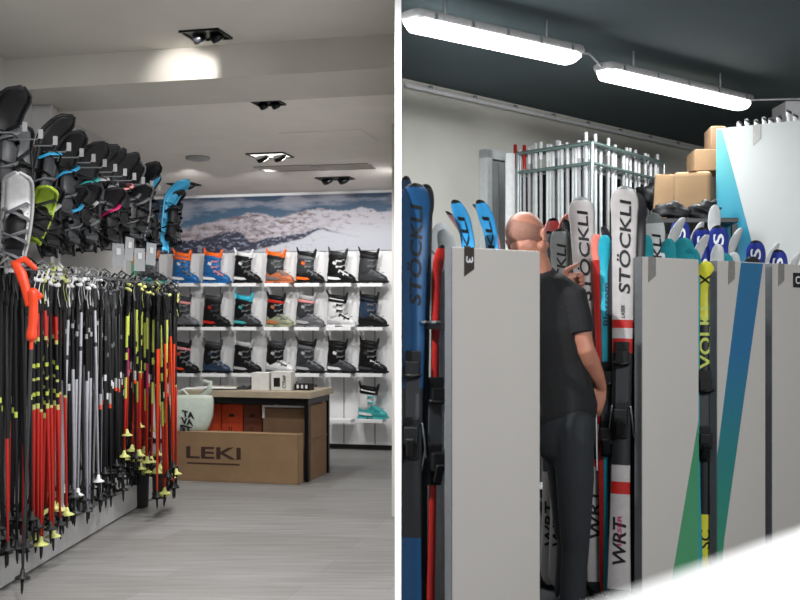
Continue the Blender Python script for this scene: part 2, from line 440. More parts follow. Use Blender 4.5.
for r in range(4):
    for cidx in range(9):
        if r == 3 and cidx < 5: continue
        px = COLX[cidx]; t = bw_hit(px)
        if cidx == 8: continue
        z = z_at(ROWY[r]-2.5, t)
        sh = bx('shelf', (0, -.075, -.018), (.268, .17, .036), M('laminate'), None, .003)
        sh.location = BW(t, z, .055); sh.rotation_euler = (0, 0, BANG)
        who = boots.get((r, cidx))
        colname = ['half-hidden leftmost', 'first', 'second', 'third', 'fourth', 'fifth', 'sixth', 'last'][cidx]
        tag(sh, ('small white wall shelf under the %s boot of the %s row' % (colname, rown[r])) if who else ('empty white wall shelf, %s in the %s row' % (colname, rown[r])), 'shelf', 'white boot shelves')
        if who:
            d, s_, c_, l_, kw = who
            b = boot(BW(t, z+.0005, .13) , BANG-.12+random.uniform(-.06, .06), '%s ski boot, %s on the %s row' % (d, {'first': 'first from the left', 'last': 'furthest right', 'half-hidden leftmost': 'half hidden behind poles'}.get(colname, colname+' from the left'), rown[r]), s_, c_, l_, s=.95, seed=n, **kw)
        n += 1

# ---- ceiling fixtures room A
LAMPDIM = mat('lamp_recess', (255, 252, 246), .4, emit=1.3)
def ceil_fixture(px, py, zc, w, d, label, lit=False, heads=2):
    Y = (zc-CH)*F/(HZ-py); p = W(px, py, Y); p.z = zc
    t = thing('downlight', label, 'ceiling light', p, (0, 0, BANG), 'recessed ceiling lights')
    bm = NB()
    for sx in (-1, 1): cube(bm, (sx*(w/2+.006), 0, -.005), (.012, d+.024, .014))
    for sy in (-1, 1): cube(bm, (0, sy*(d/2+.006), -.005), (w+.024, .012, .014))
    finish('frame', bm, M('black_metal'), t, .002)
    bx('recess', (0, 0, -.0015), (w, d, .003), LAMPDIM if lit else M('black_plastic'), t, 0)
    for k in range(heads):
        bm = NB(); x = (k-(heads-1)/2)*w/heads
        tube(bm, [(x, 0, -.004), (x+.01, .02, -.03)], [min(w/heads, d)*.36]*2, 14, roundcap=False)
        hd = finish('lamp_head', bm, M('black_metal'), t)
        bm = NB(); tube(bm, [(x+.011, .022, -.031), (x+.012, .024, -.034)], [min(w/heads, d)*.3]*2, 14, roundcap=False)
        finish('bulb', bm, LAMP if lit else M('light_grey'), hd)
    return t, p
LAMP = mat('lamp_face', (255, 250, 240), .4, emit=12)
ceil_fixture(206, 34, 2.86, .20, .17, 'large black recessed twin spotlight in the near ceiling before the beam')
ceil_fixture(268, 102, 2.70, .16, .13, 'small recessed spotlight just behind the ceiling beam')
ceil_fixture(270, 155, 2.70, .30, .24, 'bright recessed ceiling light above the middle of the room', True, 2)
ceil_fixture(184, 184, 2.70, .26, .18, 'dark recessed spotlight beside the turquoise snowshoe')
ceil_fixture(335, 178, 2.70, .32, .16, 'dark recessed spotlight nearest the mural')
def vent(px, py, w, d, label):
    Y = (2.70-CH)*F/(HZ-py); p = W(px, py, Y); p.z = 2.70
    t = thing('air_vent', label, 'vent', p, (0, 0, BANG))
    bm = NB()
    for sx in (-1, 1): cube(bm, (sx*w/2, 0, -.004), (.015, d, .01))
    for sy in (-1, 1): cube(bm, (0, sy*d/2, -.004), (w, .015, .01))
    finish('frame', bm, M('light_grey'), t, .001)
    bm = NB()
    for k in range(7): cube(bm, (0, (k-3)*d/8, -.004), (w*.97, .012, .003), Euler((.5, 0, 0)))
    finish('louvre', bm, M('paint_far_ceiling'), t)
vent(288, 168, .52, .30, 'louvred air vent in ceiling, left of the pair'); vent(343, 166.5, .52, .30, 'louvred air vent in ceiling, right of the pair')
Y = 1.35*F/(HZ-137); p = W(330, 137, Y); p.z = 2.7
o = bx('ceiling_hatch', (0, 0, -.002), (.62, .5, .006), M('paint_far_ceiling'), None, .002); o.location = p; o.rotation_euler = (0, 0, BANG); tag(o, 'square access hatch panel flush in the far ceiling', 'hatch')
Y = 1.35*F/(HZ-157); p = W(198, 157, Y); p.z = 2.7
bm = NB(); tube(bm, [(0, 0, 0), (0, 0, -.02), (0, 0, -.03)], [.1, .1, .06], 20, roundcap=False)
o = finish('smoke_detector', bm, M('light_grey'), None); o.location = p; tag(o, 'small round grey detector on the far ceiling', 'smoke detector')

# ---- table
def table():
    fr = W(307, 482, 1.35*F/162); fr.z = 0
    bkr = W(322, 469, 1.35*F/149); bkr.z = 0
    dx = -bd; dy = (bkr-fr); dep = dy.length*.72; dy.normalize()
    rot = math.atan2(dx.y, dx.x)
    Lw = 1.13
    t = thing('work_table', 'work table with pale wooden top and black steel legs', 'table', fr, (0, 0, rot))
    zt = .745
    bx('tabletop', (-Lw/2+.03, dep/2, zt-.02), (Lw+.03, dep+.10, .055), mat('light_wood', (172,158,136), .5, var=.12, scale=6), t, .003)
    for (x, y) in ((0, 0), (0, dep), (-Lw+.04, 0), (-Lw+.04, dep)):
        bx('leg', (x, y, (zt-.05)/2), (.035, .035, zt-.05), M('black_metal'), t, .002)
    bm = NB(); cube(bm, (-Lw/2+.02, 0, zt-.08), (Lw-.08, .03, .05)); cube(bm, (-Lw/2+.02, dep, zt-.08), (Lw-.08, .03, .05))
    cube(bm, (0, dep/2, zt-.08), (.03, dep-.04, .05)); cube(bm, (-Lw+.04, dep/2, zt-.08), (.03, dep-.04, .05))
    cube(bm, (0, dep/2, .34), (.02, dep-.04, .02))
    finish('apron', bm, M('black_metal'), t, .002)
    return t, fr, rot, dep, zt
TB, tfr, trot, tdep, tz = table()
MT = Matrix.Translation(tfr) @ Matrix.Rotation(trot, 4, 'Z')
def onT(x, y, z): return MT @ Vector((x, y, z))
def tbox(name, x, y, z, sx, sy, sz, m, label, cat, rz=0, extra=None, bevel=.002):
    t = thing(name, label, cat, onT(x, y, z), (0, 0, trot+rz))
    bx('carton', (0, 0, sz/2), (sx, sy, sz), m, t, bevel)
    if extra: extra(t)
    return t
TT = tz+.0085
def ex1(t):
    bx('label_patch', (0, -.0765, .07), (.06, .003, .06), M('text_black'), t, 0)
def ex2(t):
    text_mesh('lettering', 'CTRAP', .11, .03, M('text_black'), t, lambda q: Vector((.045-q[1], -.072-q[2], .02+q[0])))
tbox('small_carton', -.44, .12, TT, .15, .16, .15, M('paper'), 'plain pale carton standing on the table, left of the printed one', 'box', .1)
tbox('small_carton', -.26, .14, TT, .17, .14, .16, M('paper'), 'pale carton with black square on the table', 'box', .05, lambda t: (bx('label_patch', (-.035, -.0705, .07), (.055, .003, .075), M('text_black'), t, 0), ex2(t)))
tbox('goggle_box', -.09, .2, TT, .14, .10, .055, M('black_plastic'), 'low black and white goggles case at the table right', 'case', -.1, lambda t: [bx('stripe', (x, -.051, .03), (.02, .003, .03), M('white_plastic'), t, 0) for x in (-.04, 0, .04)])
for i, (x, y, rz, w, d, k) in enumerate(((-1.0,.12,.2,.30,.21,0), (-.93,.2,-.3,.3,.21,1), (-.8,.1,.1,.28,.2,2))):
    bm = NB(); cube(bm, (0, 0, 0), (w, d, .004)); o = finish('paper_sheet', bm, M('paper'), None); o.location = onT(x, y, TT+.003+.005*k); o.rotation_euler = (0, 0, trot+rz)
    tag(o, ['white sheet lying at the left end of table, lowest', 'white sheet crossing the middle of the paper heap', 'white sheet topmost in the heap on table'][i], 'paper', 'papers on the table')
bm = NB()
for k in range(4): tube(bm, [(-.06+.03*k, -.04, .012), (-.05+.03*k, 0, .02+.008*(k % 2)), (-.04+.03*k, .05, .012)], .011, 8)
o = finish('glove', bm, M('dark_grey'), None); o.location = onT(-.6, .13, TT); o.rotation_euler = (0, 0, trot); tag(o, 'crumpled dark glove on table left of the cartons', 'glove')
# cartons below the table
def ebar(t):
    text_mesh('lettering', 'F I', .2, .05, M('print_dark'), t, lambda q: Vector((.02-q[1], -.172-q[2], .12+q[0])))
    bx('sticker', (-.03, -.1715, .035), (.045, .003, .045), M('light_grey'), t, 0)
tbox('shoe_box', -.915, .33, .22, .14, .34, .40, M('orange_card'), 'orange upright carton under the table, behind the white bag', 'box')
tbox('shoe_box', -.735, .33, .22, .19, .34, .40, M('orange_card'), 'orange upright carton under the table, right of the white bag', 'box', 0, ebar)
tbox('shoe_box', -.545, .33, .22, .165, .34, .40, M('brown_card'), 'brown-red upright carton with white sticker under the table', 'box', 0, ebar)
# low platform that the cartons stand on
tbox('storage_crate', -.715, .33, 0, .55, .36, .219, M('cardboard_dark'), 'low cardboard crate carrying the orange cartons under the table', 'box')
def openbox(name, label, x0, x1, y0, y1, z1, m, extra=None, flaps=True, th=.006):
    t = thing(name, label, 'box', onT((x0+x1)/2, (y0+y1)/2, 0), (0, 0, trot))
    w, d = x1-x0, y1-y0; bm = NB()
    cube(bm, (0, 0, th/2), (w, d, th))
    for s in (-1, 1): cube(bm, (s*(w/2-th/2), 0, z1/2), (th, d, z1)); cube(bm, (0, s*(d/2-th/2), z1/2), (w, th, z1))
    finish('carton', bm, m, t, .002)
    if extra: extra(t, w, d)
    return t
def exb(t, w, d):
    bm = NB()
    cube(bm, (0, -d/2-.01, .618), (w*.98, .016, .016)); cube(bm, (-w/2+.01, -d/2-.01, .57), (.018, .016, .11))
    finish('steel_edge', bm, M('white_plastic'), t, .001)
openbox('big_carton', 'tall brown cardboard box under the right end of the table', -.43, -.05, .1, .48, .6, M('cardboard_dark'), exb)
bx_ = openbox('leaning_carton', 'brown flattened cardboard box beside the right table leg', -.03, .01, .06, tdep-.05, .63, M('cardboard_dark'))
def leki(t, w, d):
    text_mesh('lettering', 'LEKI', .49, .10, M('print_dark'), t, lambda q: Vector((-.39+q[0], -d/2-.001-q[2], .19+q[1])), bold=.02)
    bx('underline', (-.145, -d/2-.001, .15), (.47, .003, .012), M('print_dark'), t, 0)
    bm = NB()
    cube(bm, (0, -d/2+.01, .412), (w-.02, .025, .004), Euler((.25, 0, 0)))
    cube(bm, (-.1, -d/2+.05, .407), (w*.7, .08, .004), Euler((.12, 0, 0)))
    finish('flap', bm, M('cardboard'), t)
bxl = openbox('long_carton', 'long brown cardboard box printed LEKI standing before the table', -1.22, -.02, -.17, -.03, .41, M('cardboard'), leki)
# white plastic bag in the long box
t = thing('plastic_bag', 'white plastic carrier bag with black letters over the box edge', 'bag', onT(-1.06, -.1, .40))
bm = NB()
rs = []
for k, (z, wx, wy, ox) in enumerate([(0,.19,.05,.0), (.06,.21,.062,.01), (.14,.23,.06,.015), (.22,.22,.05,.03), (.28,.2,.035,.05), (.315,.17,.022,.07)]):
    rs.append([Vector((ox+math.cos(a*2*PI/20)*wx*(1+.05*mnoise.noise((a*.9, k, 0))), math.sin(a*2*PI/20)*wy*(1+.35*mnoise.noise((a*1.3, k*.8, 3))), z)) for a in range(20)])
rings(bm, rs)
bg = finish('bag_body', bm, M('clear_bag'), t)
bm = NB(); tube(bm, [(.16,0,.3), (.21,-.01,.35), (.22,-.01,.42), (.17,0,.43)], [.03,.028,.022,.015], 8, flat=(.35,1)); finish('handle', bm, M('clear_bag'), t)
bm = NB(); tube(bm, [(-.06,0,.3), (-.05,-.01,.34), (-.01,-.01,.36), (.03,0,.31)], .012, 6)
finish('handle', bm, M('clear_bag'), t)
for k, s in enumerate(('TA', 'VA', 'ST')):
    text_mesh('lettering', s, .10, .055, M('text_black'), t, lambda q, k=k: Vector((.0+q[0]-.01*k+q[1]*-.1, -.068-q[2], .14-.06*k+q[1]-.25*q[0])), bold=.05)

# ---- pole rack
RZ = 1.60
rk = thing('pole_rack', 'steel wall rail with pegs carrying the ski poles', 'rack', (LX(6), 6, 0))
def loc_r(p): return Vector(p)-Vector((LX(6), 6, 0))
bm = NB()
d = Vector((.049, 1, 0)).normalized()
ang = math.atan2(.049, 1)
cube(bm, loc_r((LX(6.3)+.02, 6.3, RZ)), (.03, 4.0, .05), Euler((0, 0, -ang)))
finish('rail', bm, M('light_grey'), rk, .003)
bm = NB(); cube(bm, loc_r((LX(6.0)+.18, 6.0, .09)), (.32, 4.6, .16), Euler((0, 0, -ang)))
finish('plinth', bm, M('light_grey'), rk, .004)
for k in range(12):
    Y = 4.75+k*.27; bm = NB()
    tube(bm, [loc_r((LX(Y), Y, RZ)), loc_r((LX(Y)+.55, Y, RZ+.005)), loc_r((LX(Y)+.58, Y, RZ+.03))], .005, 6)
    finish('peg', bm, M('steel'), rk)

def ski_pole(loc, tilt, L, style, label, group, rz=0, full=True):
    """style: list of (fraction_from_tip, material) plus grip, basket, strap materials"""
    secs, grip, bask, strap = style
    t = thing('ski_pole', label, 'ski pole', loc, (tilt[0], tilt[1], rz), group)
    bm = NB(); zs = []; ms = []; names = []
    for i, (f0, f1, mn) in enumerate(secs):
        if mn not in names: names.append(mn)
        for z in (f0*L, f1*L-.0008): zs.append(z); ms.append(names.index(mn))
    rr = lambda z: .0062+.003*min(1, z/(.4*L))
    tube(bm, [(0, 0, z) for z in zs], [rr(z) for z in zs], 8, mi=ms, roundcap=False)
    finish('shaft', bm, [M(x) for x in names], t)
    if grip:
        bm = NB(); g = L-.17
        tube(bm, [(0,0,g), (0,0,g+.02), (0,0,g+.045), (.003,0,g+.07), (.004,0,g+.095), (.004,0,g+.12), (.002,0,g+.145), (0,0,g+.165)], [.012,.015,.0135,.017,.015,.017,.02,.021], 10)
        finish('grip', bm, M(grip), t)
        capm = 'pale_neon' if 'neon' in str(bask) else ('white_plastic' if strap in ('white_plastic', 'light_grey') else 'dark_grey')
        bm = NB(); ball(bm, (.004, 0, L-.002), (.028, .024, .014), 10, rot=Euler((random.uniform(-.4, .4), .35, 0))); finish('grip_cap', bm, M(capm), t)
    if strap:
        bm = NB(); a = random.uniform(-.6, .6); zt = L-.01
        lp = [Vector((math.cos(a)*.0, 0, zt)), Vector((-.03, 0, zt+.02)), Vector((-.035, .01, zt+.05)), Vector((-.005, .01, zt+.075)), Vector((.03, .005, zt+.05)), Vector((.02, 0, zt+.02)), Vector((.01, -.015, zt-.05)), Vector((.02, -.02, zt-.11))]
        lp = [Matrix.Rotation(a, 3, 'Z') @ q for q in lp]
        tube(bm, lp, [.009]*len(lp), 6, flat=(1, .22))
        finish('strap', bm, M(strap), t)
    if bask:
        bm = NB(); tube(bm, [(0,0,.055), (0,0,.062), (0,0,.072), (0,0,.10)], ([.036,.033,.014,.008] if 'neon' not in bask else [.044,.036,.016,.008]), 12, roundcap=False)
        finish('basket', bm, M(bask), t)
    bm = NB(); tube(bm, [(0,0,-.02), (0,0,0), (0,0,.055)], [.003,.0065,.008], 8, roundcap=False); finish('tip', bm, M('black_plastic'), t)
    return t
S_dark = ([(0,.45,'pole_dark'), (.45,.9,'black_plastic'), (.9,1,'black_plastic')], 'black_plastic', 'black_plastic', 'black_plastic')
S_darkneon = ([(0,.5,'pole_dark'), (.5,.52,'neon'), (.52,.9,'black_plastic'), (.9,1,'black_plastic')], 'black_plastic', 'black_plastic', 'dark_grey')
S_red = ([(0,.50,'red'), (.50,.52,'pale_neon'), (.52,.55,'black_plastic'), (.55,.565,'neon'), (.565,.61,'black_plastic'), (.61,.62,'pale_neon'), (.62,.66,'black_plastic'), (.66,.675,'neon'), (.675,.76,'black_plastic'), (.76,.775,'pale_neon'), (.775,.9,'red'), (.9,1,'black_plastic')], 'black_plastic', 'black_plastic', 'white_plastic')
S_darkred = ([(0,.42,'red'), (.42,1,'black_plastic')], 'black_plastic', 'black_plastic', 'black_plastic')
S_redblk = ([(0,.52,'red'), (.52,.53,'pale_neon'), (.53,.9,'black_plastic'), (.9,1,'black_plastic')], 'black_plastic', 'pale_neon', 'pale_neon')
S_white = ([(0,.6,'silver_shaft'), (.6,.78,'black_plastic'), (.78,.8,'light_grey'), (.8,1,'black_plastic')], 'black_plastic', 'dark_grey', 'light_grey')
S_white2 = ([(0,.68,'silver_shaft'), (.68,.7,'dark_grey'), (.7,.85,'silver_shaft'), (.85,1,'black_plastic')], 'dark_grey', 'white_plastic', 'white_plastic')
S_blk = ([(0,.45,'black_plastic'), (.45,.47,'orange_red'), (.47,.52,'light_grey'), (.52,1,'black_plastic')], 'black_plastic', 'black_plastic', 'mid_grey')
S_blk2 = ([(0,.5,'pole_dark'), (.5,.53,'white_plastic'), (.53,.7,'black_plastic'), (.7,.72,'mid_grey'), (.72,1,'black_plastic')], 'dark_grey', 'black_plastic', 'black_plastic')
S_neon = ([(0,.38,'red'), (.38,.5,'neon'), (.5,.6,'black_plastic'), (.6,.64,'neon'), (.64,.67,'black_plastic'), (.67,.88,'neon'), (.88,1,'black_plastic')], 'black_plastic', 'pale_neon', 'black_plastic')
S_neon2 = ([(0,.42,'red'), (.42,.6,'magenta'), (.6,.68,'black_plastic'), (.68,.88,'neon'), (.88,1,'black_plastic')], 'dark_grey', 'pale_neon', 'black_plastic')
S_orange = ([(0,.74,'orange_red'), (.74,1,'black_plastic')], 'black_plastic', 'black_plastic', 'black_plastic')
clusters = [
 # px range, Y range, X offset from wall, z of tip, styles, count front, label core
 (-6, 33, 5.02, 5.42, [S_dark, S_darkneon, S_dark], 8, 'dark grey ski pole', 'at the near rack end', 0),
 (33, 62, 5.40, 5.78, [S_red, S_red, S_redblk], 9, 'red and black ski pole, yellow print,', 'by the dark poles', 1),
 (62, 103, 5.85, 6.55, [S_white, S_white, S_white2, S_white], 13, 'black and silver ski pole', 'in mid rack', 2),
 (100, 126, 6.45, 7.05, [S_blk, S_blk2, S_blk], 9, 'black pale-banded ski pole', 'right of the silver poles', 3),
 (125, 158, 6.95, 7.35, [S_neon, S_neon2, S_blk, S_neon, S_redblk], 10, 'neon yellow and red ski pole', 'near the far rack end', 4),
 (157, 176, 7.05, 7.3, [S_orange, S_orange, S_neon], 5, 'orange ski pole with black grip', 'at the far rack end', 5),
]
def ztop_px(px): return 268+(px/180.0)*24
for (pa, pb, Ya, Yb, styles, cnt, core, where, ci) in clusters:
    for layer in range(4):
        nn = cnt if layer == 0 else cnt-1
        for k in range(nn):
            f = (k+.5)/nn
            px = pa+(pb-pa)*f+random.uniform(-1.5, 1.5)+(0 if layer == 0 else 2)
            Y = Ya+(Yb-Ya)*f+layer*.10
            ytop = ztop_px(px)+random.uniform(-4, 9)+layer*2
            top = W(px, ytop, Y); 
            L = random.uniform(1.27, 1.40)+(.06 if ci < 2 else 0)-(.03*layer)
            if ci == 5: L = 1.42 - .12*(k % 2)
            if ci == 4: L = (.92 if k % 4 == 1 else 1.15)+random.uniform(0, .2)
            if ci == 3: L = random.uniform(1.2, 1.38)
            # lower end fans out a little, like straps hung over pegs
            dx = random.uniform(-.035, .035); dy = random.uniform(-.03, .03)
            base = Vector((top.x+dx, Y+dy, top.z-L))
            if base.z < .03: base.z = .03
            st = styles[(k+layer) % len(styles)]
            if layer and ci in (2, 3) and k % 3: st = S_blk2 if k % 2 else S_dark
            if layer and ci in (4, 5) and k % 2: st = S_blk if k % 4 == 1 else S_redblk
            if ci == 0 and k % 4 == 2: st = S_darkred
            if layer == 3: st = S_dark if k % 2 else S_blk2
            v = (top-base).normalized()
            if layer == 0: lab = '%s %s, front row, %s from left' % (core, where, ORD[k]); 
            else: lab = '%s half hidden behind others %s' % (core, where)
            g = 'ski poles %s' % where if layer == 0 else 'half hidden ski poles %s' % where
            p = ski_pole(base, (-math.asin(max(-1, min(1, v.y))), math.asin(max(-1, min(1, v.x))), random.uniform(-.0, .0)), (top-base).length, st, lab, g)
# bright orange grip and strap of the nearest pole
st = ([(0,.83,'dark_grey'), (.83,1,'orange_red')], None, 'black_plastic', None)
tp = W(30, 300, 4.86); bs = W(22, 590, 4.9); 
t = ski_pole(bs, (0, math.asin((tp-bs).normalized().x), 0), (tp-bs).length, st, 'dark ski pole with bright orange grip and orange strap, nearest of all', 'ski poles at the near rack end')
L = (tp-bs).length
bm = NB(); tube(bm, [(0,0,L-.17), (0,0,L-.15), (.002,0,L-.12), (.004,0,L-.08), (.004,0,L-.04), (.0,0,L+.0), (0,0,L+.03)], [.026,.024,.021,.023,.021,.024,.028], 12); finish('grip', bm, M('orange_red'), t)
bm = NB(); tube(bm, [(.03,0,L+.02), (-.02,-.01,L-.02), (-.035,-.01,L+.06), (-.06,0,L+.12), (-.09,0,L+.17), (-.05,.01,L+.19), (.0,.01,L+.15)], [.016,.018,.022,.026,.024,.016,.012], 8, flat=(.3,1)); finish('strap', bm, M('orange_red'), t)

# ---- snowshoes and pegs above
sr = thing('snowshoe_rack', 'upper wall rail with long wire pegs carrying snowshoes', 'rack', (LX(6), 6, 2.2))
def loc_s(p): return Vector(p)-Vector((LX(6), 6, 2.2))
for zz in (2.30, 1.95):
    bm = NB(); cube(bm, loc_s((LX(6.3)+.015, 6.3, zz)), (.02, 4.0, .03), Euler((0, 0, -ang))); finish('rail', bm, M('light_grey'), sr, .002)
def snowshoe(px, py, Y, L, rz, roll, deck, frame, strapm, label, card=False, w=1.0):
    top = W(px, py, Y)
    t = thing('snowshoe', label, 'snowshoe', (top.x, Y, top.z-L), (0, roll, rz), 'snowshoes on the upper pegs')
    def hw(f):  # half width
        return w*(.055+.055*math.sin(min(1, f*1.15)*PI*.62)**1.2)*(1 if f < .9 else math.sqrt(max(.02, 1-((f-.9)/.1)**2)))
    def yo(f): return -.13*max(0, (f-.72)/.28)**1.7-.02*max(0, (.12-f)/.12)
    bm = NB(); rs = []
    NZ = 34
    for i in range(NZ+1):
        f = i/NZ; h = hw(f); y = yo(f); z = f*L
        rs.append([Vector((-h, y, z)), Vector((-h*.5, y-.012, z)), Vector((0, y-.016, z)), Vector((h*.5, y-.012, z)), Vector((h, y, z)), Vector((h*.5, y+.008, z)), Vector((0, y+.008, z)), Vector((-h*.5, y+.008, z))])
    rings(bm, rs); finish('deck', bm, M(deck), t)
    bm = NB()
    for s in (-1, 1): tube(bm, [(s*hw(i/28), yo(i/28), i/28*L) for i in range(29)], .009, 6)
    finish('frame', bm, M(frame), t)
    bm = NB()   # binding cradle and heel lift
    tube(bm, [(0,-.03,L*.18), (0,-.05,L*.26), (0,-.055,L*.4), (0,-.05,L*.52), (0,-.035,L*.6)], [.025,.04,.042,.045,.03], 10, flat=(1.1,.6), ref=(1,0,0))
    cube(bm, (0,-.05,L*.2), (.07,.05,.03))
    finish('binding', bm, M('black_plastic' if deck != 'black_plastic' else 'dark_grey'), t, .004)
    for qi, (zz, tl) in enumerate(((.24,-.06), (.3,.06), (.42,-.05), (.54,.08), (.66,-.05))):
        bm = NB(); tube(bm, [(-.055,-.02,L*zz), (-.05,-.07,L*zz+tl*.3), (0,-.105,L*zz+tl*.6), (.05,-.07,L*zz+tl), (.055,-.02,L*zz+tl)], [.011]*5, 6, flat=(1,.3))
        finish('strap', bm, M(strapm if qi == 3 or deck in ('white_plastic',) else 'black_plastic' if deck != 'black_plastic' or qi != 1 else 'mid_grey'), t)
    bm = NB()
    for s in (-1, 1):
        for z in (.34, .5, .62): tube(bm, [(s*.045,.0,L*z), (s*.045,.045,L*z)], [.009,.002], 6)
    finish('crampon', bm, M('steel'), t)
    if card:
        bx('price_card', (.02, -.10, -.035), (.085, .004, .15), M('card_clear'), t, .001); bx('card_print', (.02, -.104, -.01), (.03, .002, .04), M('light_grey'), t, 0)
    return t
SW = [.8,.62,.72,.5,.7,.8,.72,.75,.75,.75,.75,.62,.55,.6,.7,.7,.75,.75,.7,.7]
shoes = [
 # px, py top, Y, L, rz, roll, deck, frame, strap, label
 (-4, 88, 5.15, .62, .5, .1, 'black_plastic','deck_grey','mid_grey','black snowshoe cut by the left picture edge, tip nearest the ceiling'),
 (14, 176, 5.05, .48, .2, .05, 'white_plastic','light_grey','mid_grey','white snowshoe with grey straps at the far left'),
 (30, 104, 5.42, .60, .9, .35, 'black_plastic','black_plastic','sky_blue','black snowshoe with big tilted tip and blue strap, second from left'),
 (34, 188, 5.35, .29, .3, .22, 'lime','lime','deck_grey','lime green snowshoe low beside the white one'),
 (57, 132, 5.8, .58, .5, .12, 'black_plastic','deck_grey','sky_blue','black snowshoe with light blue strap above the lime one'),
 (74, 140, 6.1, .62, .6, .2, 'deck_grey','black_plastic','teal','dark snowshoe with teal straps, fourth tip along the peg row'),
 (84, 138, 6.25, .60, .9, .3, 'black_plastic','black_plastic','light_grey','black snowshoe with white rimmed tip'),
 (98, 147, 6.5, .62, .8, .15, 'black_plastic','deck_grey','mid_grey','black snowshoe right of the white rimmed one'),
 (115, 153, 6.75, .60, .7, .1, 'deck_grey','black_plastic','pinkish','dark snowshoe with pink strap and hanging card'),
 (128, 164, 6.95, .62, .4, 0, 'black_plastic','mid_grey','mid_grey','black snowshoe with grey rod and hanging card'),
 (139, 163, 7.1, .60, .5, .08, 'black_plastic','black_plastic','deck_grey','black snowshoe just left of the turquoise ones'),
 (150, 178, 7.2, .56, 1.1, -.15, 'sky_blue','black_plastic','black_plastic','turquoise snowshoe, left one of the pair at the peg row end'),
 (163, 178, 7.25, .52, 1.0, .22, 'sky_blue','sky_blue','black_plastic','turquoise snowshoe, right one of the pair at the peg row end'),
 (170, 192, 7.4, .40, .5, 0, 'black_plastic','deck_grey','deck_grey','small dark snowshoe at the far end against the mural'),
 (48, 190, 5.6, .42, .3, -.05, 'deck_grey','black_plastic','light_grey','dark snowshoe hanging low right of the lime one'),
 (66, 188, 5.9, .44, .5, .04, 'black_plastic','deck_grey','sky_blue','lower black snowshoe with light blue trim, mid rack'),
 (88, 186, 6.2, .46, .2, -.06, 'black_plastic','deck_grey','light_grey','lower black snowshoe with crossed grey straps'),
 (106, 190, 6.5, .44, .4, .03, 'deck_grey','black_plastic','magenta','lower dark snowshoe with magenta detail'),
 (22, 130, 5.3, .5, .2, -.1, 'mid_grey','black_plastic','deck_grey','grey snowshoe behind the big tilted black tip'),
 (138, 186, 6.98, .42, .1, .02, 'deck_grey','mid_grey','mid_grey','lower dark snowshoe beside the grey rod'),
]
for i, s in enumerate(shoes):
    s = list(s); s[4] += (.45 if s[6] not in ('white_plastic', 'lime', 'sky_blue') else .1); s[3] *= (.85 if i >= 14 else .97)
    snowshoe(*s, card=(i in (8, 9, 10, 17)), w=SW[i])
for k in range(14):
    Y = 4.95+k*.19; bm = NB(); z = 2.23
    tube(bm, [loc_s((LX(Y), Y, z)), loc_s((LX(Y)+.56, Y, z+.005)), loc_s((LX(Y)+.58, Y, z+.035))], .004, 6)
    pg = finish('peg', bm, M('steel'), sr)
    bm = NB(); cube(bm, loc_s((LX(Y)+.58, Y-.004, z+.03)), (.022, .004, .045)); finish('price_tag', bm, M('light_grey'), pg)
# brown cartons high on the left behind snowshoes
for (px, py, Y, s, lab) in ((28, 187-0, 6.0, .001, ''),): pass
o = bx('small_carton', (0, 0, .05), (.16, .1, .1), M('terracotta'), None, .002); o.location = W(36, 155, 5.75); tag(o, 'orange-brown carton behind the snowshoe tips', 'box')
o.location.z -= .05

o = bx('leaflet', (0, 0, 0), (.07, .004, .17), grad_mat('leaflet_print', [(0,(120,200,150)), (.5,(130,206,160)), (.62,(236,160,70)), (1,(240,150,60))]), None, 0); o.scale = (1.2, 1, 1.6); o.location = BW(bw_hit(135), z_at(264, bw_hit(135)), .003); o.rotation_euler = (0, 0, BANG); tag(o, 'small green and orange leaflet on the white wall beyond the poles', 'leaflet')
for (px, py, hh, r, lab) in ((139, 507, .30, .075, 'black floor foot, nearer one below the neon poles'), (156, 498, .26, .07, 'black floor foot, further one below the neon poles')):
    Y = CH*F/(py-HZ); p = W(px, py, Y); bm = NB(); tube(bm, [(0,0,0), (0,0,.01), (0,0,hh-.02), (0,0,hh)], [r*.85, r*.9, r, r*.9], 16, roundcap=False)
    o = finish('stand_foot', bm, M('black_plastic'), None); o.location = (p.x, p.y, 0); tag(o, lab, 'stand foot')

# ================================================================== ROOM B (ski store)
u = Vector((.814, .581, 0)); nn_ = Vector((-.581, .814, 0)); UA = math.atan2(u.y, u.x)
ZB = 3.0
poly_slab('floor', [(.007, -1.5), (5.2, -1.5), (5.2, 12.2), (.007, 12.2)], -.1, 0, M('concrete'))
poly_slab('ceiling', [(.006, 1.2), (5.2, 1.2), (5.2, 12.2), (.006, 12.2)], ZB, ZB+.1, M('paint_dark'))
wd = Vector((1.01, 1, 0)).normalized()
w0 = Vector((.014, 7.16, 0)); w1 = w0+wd*5.6
wall_between('wall_rear', (w0.x, w0.y), (w1.x, w1.y), 0, ZB, .1, M('paint_stone'), 1)
wall_between('wall_right', (5.2, 1.2), (5.2, 12.2), 0, ZB, .1, M('paint_stone'), -1)
# conduit along the wall top with clips
t = thing('conduit', 'thin grey cable conduit clipped along the top of the storeroom wall', 'conduit', (w0.x, w0.y, ZB-.05))
bm = NB(); off = Vector((wd.y, -wd.x, 0))*.03
tube(bm, [off+wd*.02, off+wd*3.9], .018, 8); finish('pipe', bm, M('white_plastic'), t)
for k in range(8):
    bm = NB(); cube(bm, off+wd*(.25+k*.47)+Vector((0, 0, .012)), (.02, .03, .04), Euler((0, 0, UA))); finish('clip', bm, M('steel'), t, .002)
